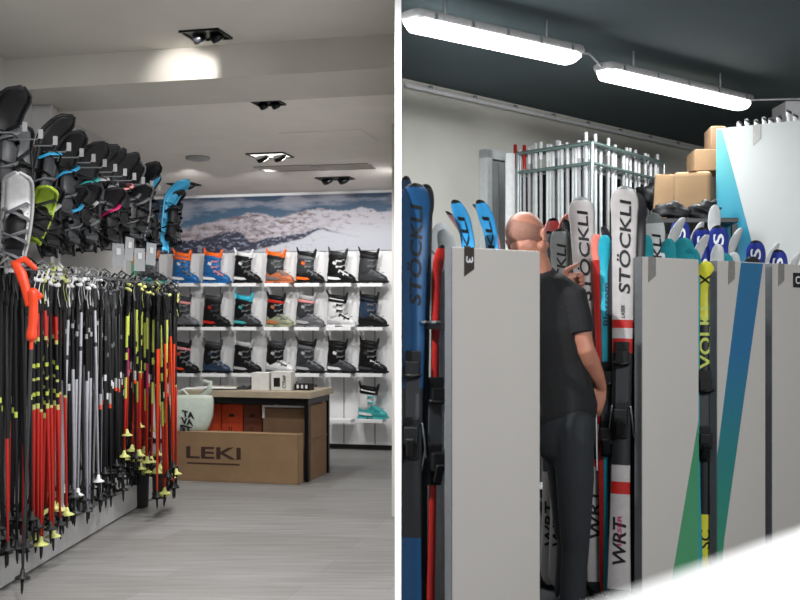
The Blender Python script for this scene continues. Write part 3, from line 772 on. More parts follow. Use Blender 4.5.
# lamps
TUBE = mat('tube_diffuser', (255, 255, 255), .4, emit=7)
def batten(p0, p1, label):
    p0 = Vector(p0); p1 = Vector(p1); d = (p1-p0); L = d.length; a = math.atan2(d.y, d.x); c = (p0+p1)/2
    t = thing('strip_light', label, 'ceiling light', c, (0, 0, a), 'strip lights on the dark ceiling')
    def sec(w, h, z, x, k=14, e=.7):
        return [Vector((x, math.copysign(abs(math.cos(i*2*PI/k))**e, math.cos(i*2*PI/k))*w, z+math.copysign(abs(math.sin(i*2*PI/k))**e, math.sin(i*2*PI/k))*h)) for i in range(k)]
    bm = NB(); rings(bm, [sec(.06,.018,.0,-L/2), sec(.08,.03,0,-L/2+.03), sec(.08,.03,0,L/2-.03), sec(.06,.018,0,L/2)]); finish('housing', bm, M('light_grey'), t)
    bm = NB(); rings(bm, [sec(.045,.014,-.03,-L/2+.01), sec(.07,.038,-.04,-L/2+.06), sec(.07,.038,-.04,L/2-.06), sec(.045,.014,-.03,L/2-.01)]); finish('diffuser', bm, TUBE, t)
    for k in range(5):
        for s in (-1, 1):
            bm = NB(); cube(bm, (-L/2+.12+k*(L-.24)/4, s*.08, -.008), (.018, .008, .035)); finish('latch', bm, M('steel'), t, .001)
    bm = NB(); 
    bm.free()
    for s in (-1, 1):
        bm = NB(); tube(bm, [(s*L*.3, 0, .02), (s*L*.3, 0, ZB-c.z)], .008, 6); finish('mount', bm, M('steel'), t)
    ld = bpy.data.lights.new('strip_lamp', 'AREA'); ld.shape = 'RECTANGLE'; ld.size = L*.95; ld.size_y = .1; ld.energy = LB; ld.color = (.95, 1, 1)
    lo = bpy.data.objects.new('strip_lamp', ld); COL.objects.link(lo); lo.location = (c.x, c.y, c.z-.085); lo.rotation_euler = (0, 0, a)
    return t
LB = 27
zl = 2.86
def LP(px, py, z=zl):
    Y = (z-CH)*F/(HZ-py); p = W(px, py, Y); p.z = z; return p
batten(LP(407, 14), LP(577, 52), 'long fluorescent strip light running out of the frame beside the partition')
batten(LP(601, 66), LP(746, 100), 'fluorescent strip light, the whole one further from the partition')
bm = NB(); a = LP(577, 52); b = LP(601, 66)
tube(bm, [a, (a+b)/2+Vector((0, 0, .03)), b], .007, 6); o = worldify(finish('cable', bm, M('light_grey'), None), a); tag(o, 'short pale cable joining the two strip lights', 'cable')
bm = NB(); a = LP(746, 100); b = W(800, 99, a.y-.1)
tube(bm, [a, a+Vector((.06, 0, -.0)), (a+b)/2+Vector((0, 0, -.0)), b, b+Vector((.5, 0, 0))], .007, 6); o = worldify(finish('cable', bm, M('light_grey'), None), a); tag(o, 'pale cable running right from the far strip light', 'cable')
# white pillar at right
p = W(783, 300, 7.9); struct(bx('wall_pillar', (p.x+.2, 8.05, ZB/2), (.36, .3, ZB), M('paint_white'), None, .01))

# ---- skis
def ski(tip, L, wtip, rz, roll, zones, base, label, group=None, text=None, tcol='text_black', tpos=.06, tlen=.43, th_=.055, binding=True, rise=.06, pitch=0, extra=None, tipcap='black_plastic', cat='ski', gz=None):
    """tip: world position of the top end; zones: [(f0,f1,mat)] along the length"""
    tip = Vector(tip); L = (tip.z-.062)/(math.cos(roll)*math.cos(pitch))
    R = Euler((pitch, roll, rz)).to_matrix()
    org = tip-R @ Vector((0, 0, L))
    t = thing('ski', label, 'ski', org, (pitch, roll, rz), group)
    def hw(f):
        if f < .03: return wtip*.43*math.sqrt(max(.05, 1-((.03-f)/.03)**2))
        if f < .45: a = (f-.03)/.42; return wtip*(.45*(1-a)+.35*a-.03*math.sin(a*PI))
        a = (f-.45)/.50
        if f < .95: return wtip*(.35*(1-a)+.49*a-.015*math.sin(a*PI))
        a = (1-f)/.05; return wtip*.486*math.sqrt(max(.0, 1-abs(1-a)**2.8))+.004
    def yo(f): return -rise*max(0, (f-.90)/.10)**1.7-.008*max(0, (.04-f)/.04)
    def th(f): return .011-.006*max(0, (f-.8)/.2) if f > .5 else .006+.005*min(1, f/.3)
    fs = sorted(set([0, .01, .03, .1, .2, .3, .45, .6, .7, .8, .86, .9, .92, .935, .95, .96, .97, .98, .986, .992, .996, .9985, 1]+[z[0] for z in zones]+[z[1] for z in zones]))
    names = [base]+[z[2] for z in zones]+[tipcap]; names = list(dict.fromkeys(names))
    bm = NB(); rows = []
    for f in fs:
        h = hw(f); y = yo(f); k = th(f); z = f*L
        rows.append([bm.verts.new(q) for q in ((-h, y, z), (-h*.9, y-k, z), (0, y-k*1.15, z), (h*.9, y-k, z), (h, y, z), (h*.95, y+.001, z), (-h*.95, y+.001, z))])
    for i in range(len(fs)-1):
        fm = (fs[i]+fs[i+1])/2; mz = names.index(base)
        for z in zones:
            if z[0] <= fm <= z[1]: mz = names.index(z[2])
        if fm > 1-.012/L*1.2 and tipcap: mz = names.index(tipcap)
        for j in range(7):
            f = bm.faces.new((rows[i][j], rows[i][(j+1) % 7], rows[i+1][(j+1) % 7], rows[i+1][j]))
            f.material_index = mz if j < 4 else names.index(base)
            f.smooth = j < 4
    bm.faces.new(rows[0]); bm.faces.new(rows[-1][::-1])
    finish('ski_body', bm, [M(x) for x in names], t)
    if text:
        for (s, z0, ln, hh, col, sh) in text:
            def mp(q):
                z = L-z0-ln+q[0]; return Vector((-(q[1]-hh/2), yo(z/L)-th(z/L)*1.15-.001-q[2], z))
            text_mesh('lettering', s, ln, hh, M(col), t, mp, bold=.018, shear=sh)
    if binding:
        z0 = .44*L if gz is None else gz
        bm = NB()
        cube(bm, (0,-.022,z0+.30), (.062,.022,.11)); cube(bm, (0,-.045,z0+.285), (.055,.03,.055)); tube(bm, [(-.032,-.05,z0+.26), (0,-.062,z0+.255), (.032,-.05,z0+.26)], .008, 6)
        finish('toe_binding', bm, M('black_plastic'), t, .006)
        bm = NB()
        cube(bm, (0,-.02,z0), (.06,.02,.17)); cube(bm, (0,-.05,z0+.015), (.058,.05,.075)); cube(bm, (0,-.075,z0-.03), (.035,.02,.08), Euler((.4,0,0)))
        hb = finish('heel_binding', bm, M('black_plastic'), t, .006)
        bm = NB()
        for s in (-1, 1): tube(bm, [(s*.042,-.02,z0+.06), (s*.052,-.005,z0-.03), (s*.055,.012,z0-.08)], .004, 6)
        finish('brake', bm, M('steel'), hb)
        bx('plate', (0,-.014,z0+.15), (.058,.008,.24), M('dark_grey'), t, .003)
    if extra: extra(t, L)
    return t
mat('ski_blue', (20, 66, 106), .35); mat('ski_lblue', (48, 140, 196), .35); mat('ski_white', (172, 168, 168), .35); mat('ski_grey', (120, 126, 126), .35)
mat('ski_red', (170, 36, 32), .35); mat('ski_navy', (34, 50, 132), .35); mat('ski_teal', (40, 150, 164), .35); mat('ski_dark', (34, 36, 40), .4); mat('ski_pale', (206, 210, 212), .35)
mat('ski_yel', (208, 206, 62), .4); mat('pink_tip', (232, 132, 120), .4)
ST = 'STÖCKLI'
# aisle-side of rack one
ski(W(416, 185, 4.27), 1.78, .118, -.1, .015, [(0,.22,'ski_blue'), (.22,.35,'ski_dark'), (.55,1,'ski_blue')], 'ski_dark', 'dark blue ski lettered STÖCKLI beside the white partition', 'skis in the first rack', [(ST, .09, .40, .058, 'text_black', .2)], binding=True)
ski(W(424, 186, 4.36), 1.76, .075, .1, .01, [(0,1,'ski_dark')], 'ski_dark', 'black ski tip just behind the dark blue one', 'skis in the first rack', binding=False)
ski(W(406, 178, 4.40), 1.8, .05, 0, .0, [(0,1,'navy_shell')], 'ski_dark', 'dark ski tip hidden behind the dark blue ski', 'skis in the first rack', binding=False)
ski(W(437, 246, 4.30), 1.5, .042, .3, .02, [(0,1,'ski_red')], 'ski_dark', 'narrow red ski left of the end panel', 'skis in the first rack', tipcap='black_plastic')
ski(W(438, 224, 4.42), 1.6, .075, .2, .0, [(0,1,'ski_pale')], 'ski_pale', 'white ski tip above the narrow red ski', 'skis in the first rack', binding=False, tipcap='ski_pale')
ski(W(451, 230, 4.40), 1.6, .085, -.5, .08, [(0,1,'ski_pale')], 'ski_pale', 'pale ski tip leaning over the first end panel corner', 'skis in the first rack', binding=False, tipcap='ski_pale')
for i, (px, py, Y, lab) in enumerate(((466, 202, 4.36, 'light blue ski tip, left of the two over the first panel'), (490, 202, 4.42, 'light blue ski tip, right of the two over the first panel'))):
    ski(W(px, py, Y), 1.75, .066, -.55, -.06, [(0,1,'ski_lblue')], 'ski_dark', lab, 'skis in the first rack', [('KLI', .07, .13, .03, 'text_black', .2)], binding=False, rise=.10)
for i, (px, py, Y, r, m_, lab) in enumerate(((474, 213, 4.48, .3, 'pinkish', 'pinkish ski tip between the two light blue ones'), (500, 206, 4.56, .25, 'pinkish', 'pinkish ski tip left of the bald man'), (470, 232, 4.45, .1, 'ski_yel', 'small red and yellow ski tip low between light blue ones'), (446, 240, 4.45, .1, 'ski_pale', 'low white ski tip by the first panel corner'))):
    ski(W(px, py, Y), 1.62, .055, -1.0, r*.5, [(0,.96,m_), (.96,1,'red' if i == 2 else m_)], 'dark_grey', lab, 'skis in the first rack', binding=False, rise=.14, tipcap=None if i == 2 else 'black_plastic') if i != 2 else ski(W(px, py, Y), 1.6, .05, -.3, 0, [(0,.985,'ski_yel'), (.985,1,'red')], 'ski_yel', lab, 'skis in the first rack', binding=False, tipcap='red')
# rack two aisle side
wrt = lambda t, L: None
def Wrt(z): return z
ski(W(625, 187, 4.80), 1.83, .122, -.28, .015, [(0,.03,'ski_dark'), (.03,.26,'ski_white'), (.26,.29,'ski_red'), (.29,.33,'ski_white'), (.60,.635,'ski_red'), (.635,.66,'ski_white'), (.66,.68,'ski_red'), (.68,1,'ski_white')], 'ski_dark', 'white ski lettered STÖCKLI leaning beside the second end panel', 'skis in the second rack', [(ST, .07, .42, .062, 'text_black', .2), ('LASER', .54, .06, .018, 'text_black', .2), ('WRT', 1.52, .22, .06, 'text_black', .2), ('LASER', 1.50, .14, .02, 'magenta', .2)], rise=.045, tipcap='ski_grey')
ski(W(581, 198, 4.97), 1.80, .118, -.25, -.045, [(0,.03,'ski_dark'), (.03,.32,'ski_white'), (.32,.34,'ski_red'), (.60,1,'ski_white')], 'ski_dark', 'white ski lettered STÖCKLI touched by the man\'s raised hand', 'skis in the second rack', [(ST, .07, .42, .06, 'text_black', .2), ('LASER', .55, .07, .018, 'text_black', .2), ('WRT', 1.38, .24, .06, 'text_black', .2)], rise=.04, tipcap='ski_grey')
ski(W(561, 229, 5.06), 1.66, .10, -.25, .01, [(0,.32,'ski_white'), (.32,.34,'ski_red'), (.6,1,'ski_grey')], 'ski_dark', 'grey ski lettered in black right of the man\'s head', 'skis in the second rack', [(ST, .08, .34, .055, 'text_black', .2), ('WRT', 1.32, .22, .05, 'text_black', .2)], rise=.03)
ski(W(550, 232, 5.12), 1.64, .10, -.25, .0, [(0,.32,'ski_white'), (.6,1,'ski_grey')], 'ski_dark', 'pale ski hidden behind the man beside the first panel', 'skis in the second rack', [('WRT', 1.32, .22, .05, 'text_black', .2)], binding=False)
ski(W(598, 227+8, 4.91), 1.55, .055, -.3, -.02, [(0,.93,'ski_red'), (.93,1,'pink_tip')], 'ski_red', 'red ski with pale pink tip between the white lettered skis', 'skis in the second rack', binding=False, tipcap='pink_tip')
ski(W(606, 236, 4.89), 1.58, .062, -.3, -.01, [(0,1,'cyan')], 'cyan', 'cyan ski between the red and the dark one', 'skis in the second rack', [('Blossom', .22, .2, .03, 'navy_shell', .1)], tipcap='cyan')
ski(W(611, 246, 4.93), 1.53, .05, -.3, 0, [(0,1,'ski_yel')], 'ski_yel', 'yellow ski slightly behind the cyan one', 'skis in the second rack', binding=False, tipcap='ski_yel')
ski(W(612, 227, 4.87), 1.62, .05, -.9, .02, [(0,1,'ski_dark')], 'ski_dark', 'dark narrow ski close to the tall white lettered ski', 'skis in the second rack', binding=False)
ski(W(637, 194, 4.93), 1.78, .09, -.3, .01, [(0,1,'ski_dark')], 'ski_dark', 'black ski tip behind the tall white lettered ski', 'skis in the second rack', binding=False)
ski(W(572, 220, 5.16), 1.68, .07, -.8, -.03, [(0,1,'ski_dark')], 'ski_dark', 'black ski tip behind the grey lettered ski', 'skis in the second rack', binding=False)
ski(W(562, 215, 5.22), 1.68, .07, .4, .03, [(0,1,'pink_tip')], 'ski_red', 'pink ski tip behind the man\'s forehead', 'skis in the second rack', binding=False, tipcap='pink_tip')
ski(W(550, 219, 5.30), 1.68, .08, .1, -.05, [(0,1,'pinkish')], 'ski_red', 'pale pink ski tip touching the man\'s head outline', 'skis in the second rack', binding=False, tipcap='black_plastic')
# over rack two
ski(W(655, 215, 5.02), 1.70, .085, -.3, -.04, [(0,.975,'ski_pale'), (.975,1,'ski_grey')], 'ski_grey', 'pale ski lettered in black over the second end panel', 'skis in the second rack', [(ST, .10, .34, .05, 'text_black', .2)], binding=False, rise=.1, tipcap='ski_grey')
for (px, py, Y, wd_, rz, rl, m_, lab) in ((643, 222, 5.06, .06, .3, .2, 'ski_pale', 'white ski tip left of the pale lettered one'), (670, 219, 5.10, .06, .5, .25, 'ski_pale', 'white ski tip right of the pale lettered one'), (645, 236, 5.03, .07, -.2, -.03, 'ski_teal', 'teal ski at the left over the second panel'), (668, 240, 5.04, .07, -.2, .02, 'ski_teal', 'teal ski behind the pale lettered one'), (684, 239, 5.08, .10, -.3, -.05, 'ski_teal', 'round tipped teal ski over the second panel'), (692, 249, 5.10, .08, -.3, -.05, 'ski_teal', 'low dark teal ski over the second panel right end'), (695, 236, 5.14, .055, .4, .2, 'ski_pale', 'small white ski tip between the teal tips')):
    ski(W(px, py, Y), 1.6, wd_, rz, rl*.2, [(0,1,m_)], 'ski_dark', lab, 'skis in the second rack', binding=False, rise=.09, tipcap=m_)
# S skis (navy)
for i, (px, py, Y, lab) in enumerate(((680, 220, 5.40, 'navy ski marked S, furthest left of the navy row'), (702, 228, 5.42, 'navy ski marked S, second of the navy row'), (718, 226, 5.36, 'navy ski marked S, third of the navy row'), (755, 241, 5.55, 'navy ski marked S over the third end panel'), (777, 250, 5.60, 'navy ski marked S over the fourth end panel'))):
    ski(W(px, py, Y), 1.72, .095, -.3, -.04, [(0,1,'ski_navy')], 'ski_dark', lab, 'navy skis marked S', [('S', .045, .055, .052, 'text_white', .1), ('S', .16, .05, .045, 'text_white', .1)], binding=False, rise=.05)
    ski(W(px+11, py+3, Y+.06), 1.7, .055, .5, .03, [(0,1,'ski_pale')], 'ski_dark', 'white ski tip paired behind the ' + lab, 'white tips behind the navy skis', binding=False, rise=.08, tipcap='ski_pale')
for (px, py, Y, m_, lab) in ((717, 245, 5.25, 'ski_pale', 'small white ski tip left over the third panel'), (733, 253, 5.28, 'ski_pale', 'small white ski tip near the blue stripe'), (724, 254, 5.27, 'ski_teal', 'low teal ski tip over the third panel'), (751, 257, 5.40, 'ski_dark', 'low black ski tip above the blue stripe'), (714, 206, 5.7, 'ski_pale', 'white ski tip against the big blue panel')):
    ski(W(px, py, Y), 1.5, .085 if m_ != 'ski_pale' else .06, -.2, .01, [(0,1,m_)], 'ski_dark', lab, 'small tips over the third rack', binding=False, tipcap=m_)
# yellow and black ski in the gap
def vol(t, L):
    pass
ski(W(705, 262, 5.10), 1.60, .085, -.2, .0, [(0,.04,'ski_dark'), (.04,.22,'ski_yel'), (.22,.82,'ski_dark'), (.82,1,'ski_yel')], 'ski_dark', 'yellow and black ski lettered VOLKI in the narrow gap', 'skis in the third rack', [('X', .06, .055, .055, 'text_black', .0), ('VOLKI', .22, .30, .055, 'neon', .0), ('SC', 1.30, .09, .05, 'text_black', 0)], tipcap='ski_yel')

# ---- racks with end panels
mat('panel_white', (196, 199, 199), .5, var=.01, scale=2); mat('panel_face', (192, 188, 184), .45, var=.015, scale=2); mat('panel_edge', (112, 116, 120), .35, .5); mat('plate_dark', (62, 58, 54), .4, .3); mat('plate_grey', (146, 144, 142), .35, .4)
PH = 1.636
Q0 = Vector((.203, 4.1, 0))
def face_pt(px):  # parameter along the panel line at column px
    k = (px-400)/F; return (k*Q0.y-Q0.x)/(u.x-k*u.y)
def rack(px0, px1, depth, label, stripe=None, plate=True, digit=None, sides=True):
    s0, s1 = face_pt(px0), face_pt(px1); w = s1-s0; o0 = Q0+u*s0
    t = thing('ski_rack', label, 'rack', o0, (0, 0, UA), 'mobile ski racks')
    # local x along the panel, local y backwards
    bx('end_panel', (w/2, .018, (PH+.03)/2), (w, .036, PH-.03), M('panel_face'), t, .003)
    bx('edge_strip', (-.0025, .019, (PH+.03)/2), (.005, .042, PH-.03), M('panel_edge'), t, .001)
    if stripe:
        for poly, m_ in stripe:
            pts = []
            for (px, py) in poly:
                s = face_pt(px)-s0; Y = (o0+u*s).y; pts.append((s, CH-(py-HZ)/F*Y))
            bm = NB(); prism(bm, pts, -.0012, .001); finish('stripe', bm, M(m_), t)
    if plate:
        a, dark = plate, digit is not None
        s = face_pt(a)-s0; pw = .05
        bm = NB(); prism(bm, [(s, PH+.001), (s+pw, PH+.001), (s+pw, PH-.085), (s, PH-.115)], -.003, .002)
        pl_ = finish('number_plate', bm, M('plate_dark' if dark else 'plate_grey'), t)
        if digit:
            text_mesh('digit', digit, .026, .034, M('text_white'), pl_, lambda q: Vector((s+.008+q[1], -.004-q[2], PH-.035-q[0])), bold=0)
    if sides:
        bx('shade_board', (w/2, .04+depth/2, .70), (.02, depth, 1.22), M('black_metal'), t, .002)  # black board added so the gaps behind the skis read as shade
        for z in (.07, 1.325):
            bm = NB()
            cube(bm, (.02, .04+depth/2, z), (.03, depth, .025)); cube(bm, (w-.02, .04+depth/2, z), (.03, depth, .025))
            k = 0; y = .08
            while y < depth: cube(bm, (w/2, y, z), (w-.04, .02, .02)); y += .16
            finish('shelf_frame', bm, M('black_metal'), t, .002)
        bx('base_tray', (w/2, .04+depth/2, .04), (w, depth, .03), M('black_metal'), t, .003)
        for k in range(3):
            cl = bx('clip', (-.0, .1+k*depth/4, 1.342), (.03, .03, .01), M('chrome'), t, .002)
        if depth > .5:
            for x in (.02, w-.02): bx('post', (x, .04+depth-.02, .75), (.03, .03, 1.46), M('black_metal'), t, .002)
    return t
rack(452, 540, .28, 'ski rack with plain white end panel and dark plate, nearest the partition', None, 464, '3')
rack(642, 698.8, .8, 'ski rack with green wedge low on its white end panel', [([(698.6,420), (698.6,640), (662,640), (674,566)], 'stripe_green')], 648)
rack(717, 765.5, .6, 'ski rack with slanting blue-green stripe on its end panel', [([(741,262.6), (763,263.6), (724,540), (717.3,612), (717.3,455)], 'stripe_blue_green')], 728)
t4 = rack(772, 830, .6, 'ski rack with plain end panel cut by the right picture edge', None, 778)
s4 = face_pt(793)-face_pt(772); Y4 = (Q0+u*face_pt(793)).y
bx('sign_plate', (s4+.05, -.002, CH-(280-HZ)/F*Y4), (.10, .008, .075), M('text_black'), t4, .002)
text_mesh('lettering', 'C3', .06, .04, M('text_white'), t4, lambda q: Vector((s4+.012+q[0], -.007-q[2], CH-(280-HZ)/F*Y4-.02+q[1])))

# second tier rack behind, with the large gradient panel
d5 = Vector((1440/F, -1, 0)).normalized()
o5 = W(716, 129, 6.75); z5 = o5.z; a5 = math.atan2(d5.y, d5.x)
t5 = thing('display_rack', 'tall rack with big white end panel and blue-teal wedge at the back', 'rack', (o5.x, o5.y, 0), (0, 0, a5))
bx('end_panel', (.65, .02, z5/2+.05), (1.3, .04, z5-.1), M('panel_white'), t5, .003)
def p5(px, py):
    k = (px-400)/F; s = (k*o5.y-o5.x)/(d5.x-k*d5.y); Y = o5.y+d5.y*s
    return (s, CH-(py-HZ)/F*Y)
bm = NB(); prism(bm, [p5(716.3, 129.6), p5(722, 129.3), p5(757, 262), p5(776, 340), p5(716.3, 340)], -.0015, .001); finish('stripe', bm, M('stripe_sky'), t5)
a_ = p5(753, 125); bm = NB(); prism(bm, [(a_[0], z5+.001), (a_[0]+.05, z5+.001), (a_[0]+.05, z5-.09), (a_[0], z5-.13)], -.003, .002); finish('number_plate', bm, M('plate_grey'), t5)
bx('base_tray', (.82, .3, .04), (.9, .5, .06), M('black_metal'), t5, .003); bx('shelf_frame', (.82, .3, 1.4), (.88, .5, .03), M('black_metal'), t5, .003); bx('pole_tray', (.32, .11, .04), (.58, .12, .06), M('black_metal'), t5, .003)
m5 = Matrix.Translation((o5.x, o5.y, 0)) @ Matrix.Rotation(a5, 4, 'Z')
for i, sx in enumerate((.11, .16, .22, .27, .31, .36, .42, .46, .52)):
    b = m5 @ Vector((sx, .12, .07)); hh = z5-.07+(.02 if i != 6 else .06)+.01*(i % 2)
    ski_pole(b+Vector((0, 0, .021)), (0, 0, 0), hh, ([(0,1,'light_grey')], 'white_plastic', 'white_plastic', None), 'white ski pole end, %s from left, over the big blue-teal panel' % ORD[i], 'white poles over the big panel').scale = (.7, .7, 1)

# ---- far pole store: chrome rack with many white poles
A = W(518, 0, 7.45); B = W(592, 0, 6.98); C = W(664, 0, 7.9)
for q in (A, B, C): q.z = 0
zt = 2.53
tr = thing('pole_store', 'chrome storage rack full of upright white ski poles by the back wall', 'rack', B)
def lb(p, z): return Vector((p.x-B.x, p.y-B.y, z))
mat('green_steel', (120, 142, 138), .35, .6)
for (z, r) in ((zt, .014), (zt-.135, .012), (.10, .014)):
    for (P, Q) in ((A, B), (B, C)):
        for off in (Vector((0, 0, 0)), Vector((-.02, .16, 0))):
            bm = NB(); tube(bm, [lb(P+off, z), lb(Q+off, z)], r, 8); finish('rail', bm, M('green_steel'), tr)
for P in (A, B, C):
    bm = NB(); tube(bm, [lb(P, 0), lb(P, zt)], .014, 8); finish('post', bm, M('steel'), tr)
bm = NB()
for (P, Q) in ((A, B), (B, C)):
    for k in range(12):
        p_ = P.lerp(Q, (k+.5)/12)
        for z in (zt, zt-.135): tube(bm, [lb(p_, z), lb(p_+Vector((-.02, .16, 0)), z)], .004, 5)
finish('divider', bm, M('steel'), tr)
bx('shade_panel', ((A.x-B.x)/2+.02, (A.y-B.y)/2+.33, 1.25), ((A-B).length, .02, 2.3), M('black_metal'), tr, 0, Euler((0, 0, math.atan2(B.y-A.y, B.x-A.x))))  # black sheets added for the shade inside the rack; the wall behind is grey
bx('shade_panel', ((C.x-B.x)/2-.1, (C.y-B.y)/2+.27, 1.25), ((C-B).length, .02, 2.3), M('black_metal'), tr, 0, Euler((0, 0, math.atan2(C.y-B.y, C.x-B.x))))
bx('side_panel', lb(W(510.5, 0, 7.5), 1.27), (.075, .03, 2.54), M('white_plastic'), tr, .004)
kk = 0
for (P, Q, cnt, side) in ((A, B, 17, 'left'), (B, C, 15, 'right')):
    for row in range(2):
        for k in range(cnt):
            p_ = P.lerp(Q, (k+.3+.5*row)/cnt)+Vector((-.01, .05+.07*row, 0))
            hh = zt-.05+random.uniform(.03, .13)
            if row and k % 3: continue
            stl = ([(0,.95,'ski_pale' if k % 3 else 'light_grey'), (.95,1,'white_plastic')], None, 'white_plastic', None)
            if side == 'left' and k in (0, 2): stl = ([(0,.93,'light_grey'), (.93,1,'ski_red')], None, 'white_plastic', None)
            pp = ski_pole(Vector((p_.x, p_.y, .121)), (random.uniform(-.006, .006), random.uniform(-.006, .006), 0), hh-.12, stl, ('white ski pole, %s in the front row of the %s chrome rack bay' % (ORD[k], side)) if row == 0 else ('white ski pole in the back row of the %s bay of the chrome rack' % side), 'white poles in the %s bay of the chrome rack' % side)
            pp.scale = (1.35, 1.35, 1)

# folding door / shutter left of the store
pD0 = W(480, 0, 7.55); pD1 = W(507, 0, 7.72)
def dwall(px):
    k = (px-400)/F; s = (k*w0.y-w0.x)/(wd.x-k*wd.y); return w0+wd*s
d0, d1 = dwall(479), dwall(517); dw = (d1-d0).length; da = math.atan2(wd.y, wd.x); zd = CH+(HZ-150)/F*d0.y
do = bpy.data.objects.new('door_1', None); COL.objects.link(do); struct(do); do.location = d0; do.rotation_euler = (0, 0, da)
bm = NB()
cube(bm, (.03, -.04, zd/2), (.06, .08, zd)); cube(bm, (dw-.03, -.04, zd/2), (.06, .08, zd)); cube(bm, (dw/2, -.04, zd-.03), (dw, .08, .07))
finish('door_frame', bm, M('ski_pale'), do, .004)
bm = NB(); n_ = 9
for k in range(n_):
    x = .07+(dw-.14)*(k+.5)/n_; cube(bm, (x, -.03, zd/2-.03), ((dw-.14)/n_, .012, zd-.08), Euler((0, 0, .6 if k % 2 else -.6)))
finish('door_leaf', bm, M('light_grey'), do)

# ---- cardboard boxes at the back on a shelf
def carton(px0, px1, py0, py1, Y, dep, rz, label, m='cardboard', bulge=.02, lean=0):
    c = W((px0+px1)/2, py1, Y); w = (px1-px0)/F*Y; h = (py1-py0)/F*Y
    t = thing('cardboard_box', label, 'box', c, (0, lean, rz))
    bm = NB(); cube(bm, (0, dep/2, h/2), (w*.96, dep, h)); finish('carton', bm, M(m), t, bulge, 3)
    bx('tape', (0, dep/2, h+.001), (.05, dep*.98, .002), M('cardboard_dark'), t, 0)
    return t, c
carton(652, 674, 174, 219, 7.0, .25, -.35, 'narrow brown cardboard box leaning left on the back shelf', bulge=.012, lean=.06)
carton(673, 712, 171, 222, 6.75, .3, -.3, 'large rounded brown cardboard box on the back shelf', bulge=.03)
c2, cc = carton(694, 724, 149, 170.6, 6.9, .3, -.1, 'flat brown cardboard box on top of the big box', bulge=.006)
carton(711, 726, 126, 148.8, 6.95, .25, -.1, 'small brown cardboard box topmost by the big panel', m='cardboard_dark', bulge=.006)
sh = thing('back_shelf', 'dark steel shelf unit carrying cardboard boxes', 'shelf unit', (W(685, 0, 6.9).x, 6.9, 0), (0, 0, -.1))
zs = W(685, 222, 6.75).z
bx('shelf_board', (0, .0, zs-.016), (.5, .86, .03), M('black_metal'), sh, .003)
for x in (-.23, .23):
    for y in (-.40, .40): bx('post', (x, y, zs/2-.02), (.035, .035, zs-.04), M('black_metal'), sh, .002)
# black crumpled bags
for i, (px, py, Y, r, lab) in enumerate(((706, 212, 6.55, .055, 'crumpled black bag right below the cardboard boxes'), (672, 216, 6.56, .05, 'crumpled black bag below the leaning cardboard box'), (650, 196, 7.6, .08, 'dark bundle hanging beside the white poles'))):
    bm = NB(); ball(bm, (0, 0, 0), (r*1.1, r*.8, r), 20)
    for v in bm.verts: v.co *= 1+.9*mnoise.noise(v.co*32+Vector((i*7, 0, 0)))
    o = finish('black_bag', bm, mat('bag_black', (26, 27, 30), .5), None, smooth=True); o.location = W(px, py, Y); tag(o, lab, 'bag')
    if i < 2: o.location.z = zs+r*.95; o.scale = (1.5, 1, 1)

# ---- the near white counter, out of focus
zc = 1.20
e0 = Vector((.0886, .548)); e1 = Vector((.2966, .772)); dd = (e1-e0).normalized()
A0 = e0-dd*.03; B0 = e1+dd*.5; nr = Vector((dd.y, -dd.x))
t = thing('counter', 'blurred white counter corner close to the camera, lower right', 'counter', (B0.x, B0.y, 0))
def cpoly(pts, z0, z1, m, name, bev):
    bm = NB(); a = [bm.verts.new((x-B0.x, y-B0.y, z0)) for x, y in pts]; b = [bm.verts.new((x-B0.x, y-B0.y, z1)) for x, y in pts]
    bm.faces.new(a[::-1]); bm.faces.new(b)
    for i in range(4): bm.faces.new((a[i], a[(i+1) % 4], b[(i+1) % 4], b[i]))
    return finish(name, bm, m, t, bev, 3)
P0, P1 = A0, B0; P2, P3 = B0+nr*.45, A0+nr*.45
cpoly([tuple(P0), tuple(P1), tuple(P2), tuple(P3)], zc-.04, zc, M('partition_white'), 'countertop', .008)
q = [P0+dd*.03+nr*.03, P1-dd*.03+nr*.03, P2-dd*.03-nr*.03, P3+dd*.03-nr*.03]
cpoly([tuple(x) for x in q], 0, zc-.041, M('paint_white'), 'cabinet', .004)

# ================================================================== the man
def remeshed(name, bm, mats, parent, voxel=.006, smooth=6):
    bmesh.ops.recalc_face_normals(bm, faces=bm.faces)
    me = bpy.data.meshes.new(name+'_src'); bm.to_mesh(me); bm.free()
    o = bpy.data.objects.new(name+'_src', me); COL.objects.link(o)
    r = o.modifiers.new('r', 'REMESH'); r.mode = 'VOXEL'; r.voxel_size = voxel
    s = o.modifiers.new('s', 'SMOOTH'); s.factor = .5; s.iterations = smooth
    bpy.context.view_layer.update()
    ev = o.evaluated_get(bpy.context.evaluated_depsgraph_get()); m2 = bpy.data.meshes.new_from_object(ev)
    bpy.data.objects.remove(o); m2.name = name
    m2.materials.clear()
    for m in mats: m2.materials.append(m)
    for p in m2.polygons: p.use_smooth = True; p.material_index = 0
    q = bpy.data.objects.new(name, m2); COL.objects.link(q); q.parent = parent
    return q
MY = 4.70
mo = Vector((.70, MY, 0))
man = thing('person', 'person with shaved head in black t-shirt and dark trousers reaching for skis', 'person', mo)
def w_(px, py, Y=MY): return W(px, py, Y)-mo
head_c = w_(527, 238); HR = Euler((-.20, -.20, -.62))      # nods forward, tilts left, looks to the right
HM = Matrix.Translation(head_c) @ HR.to_matrix().to_4x4()
h = lambda x, y, z: HM @ Vector((x, y, z))               # local head: +y is the face direction, +z up, +x his right
bm = NB()
ball(bm, h(0, -.012, .022), (.083, .104, .094), 24, rot=HR)       # cranium
ball(bm, h(0, .03, -.035), (.068, .076, .088), 20, rot=HR)        # face
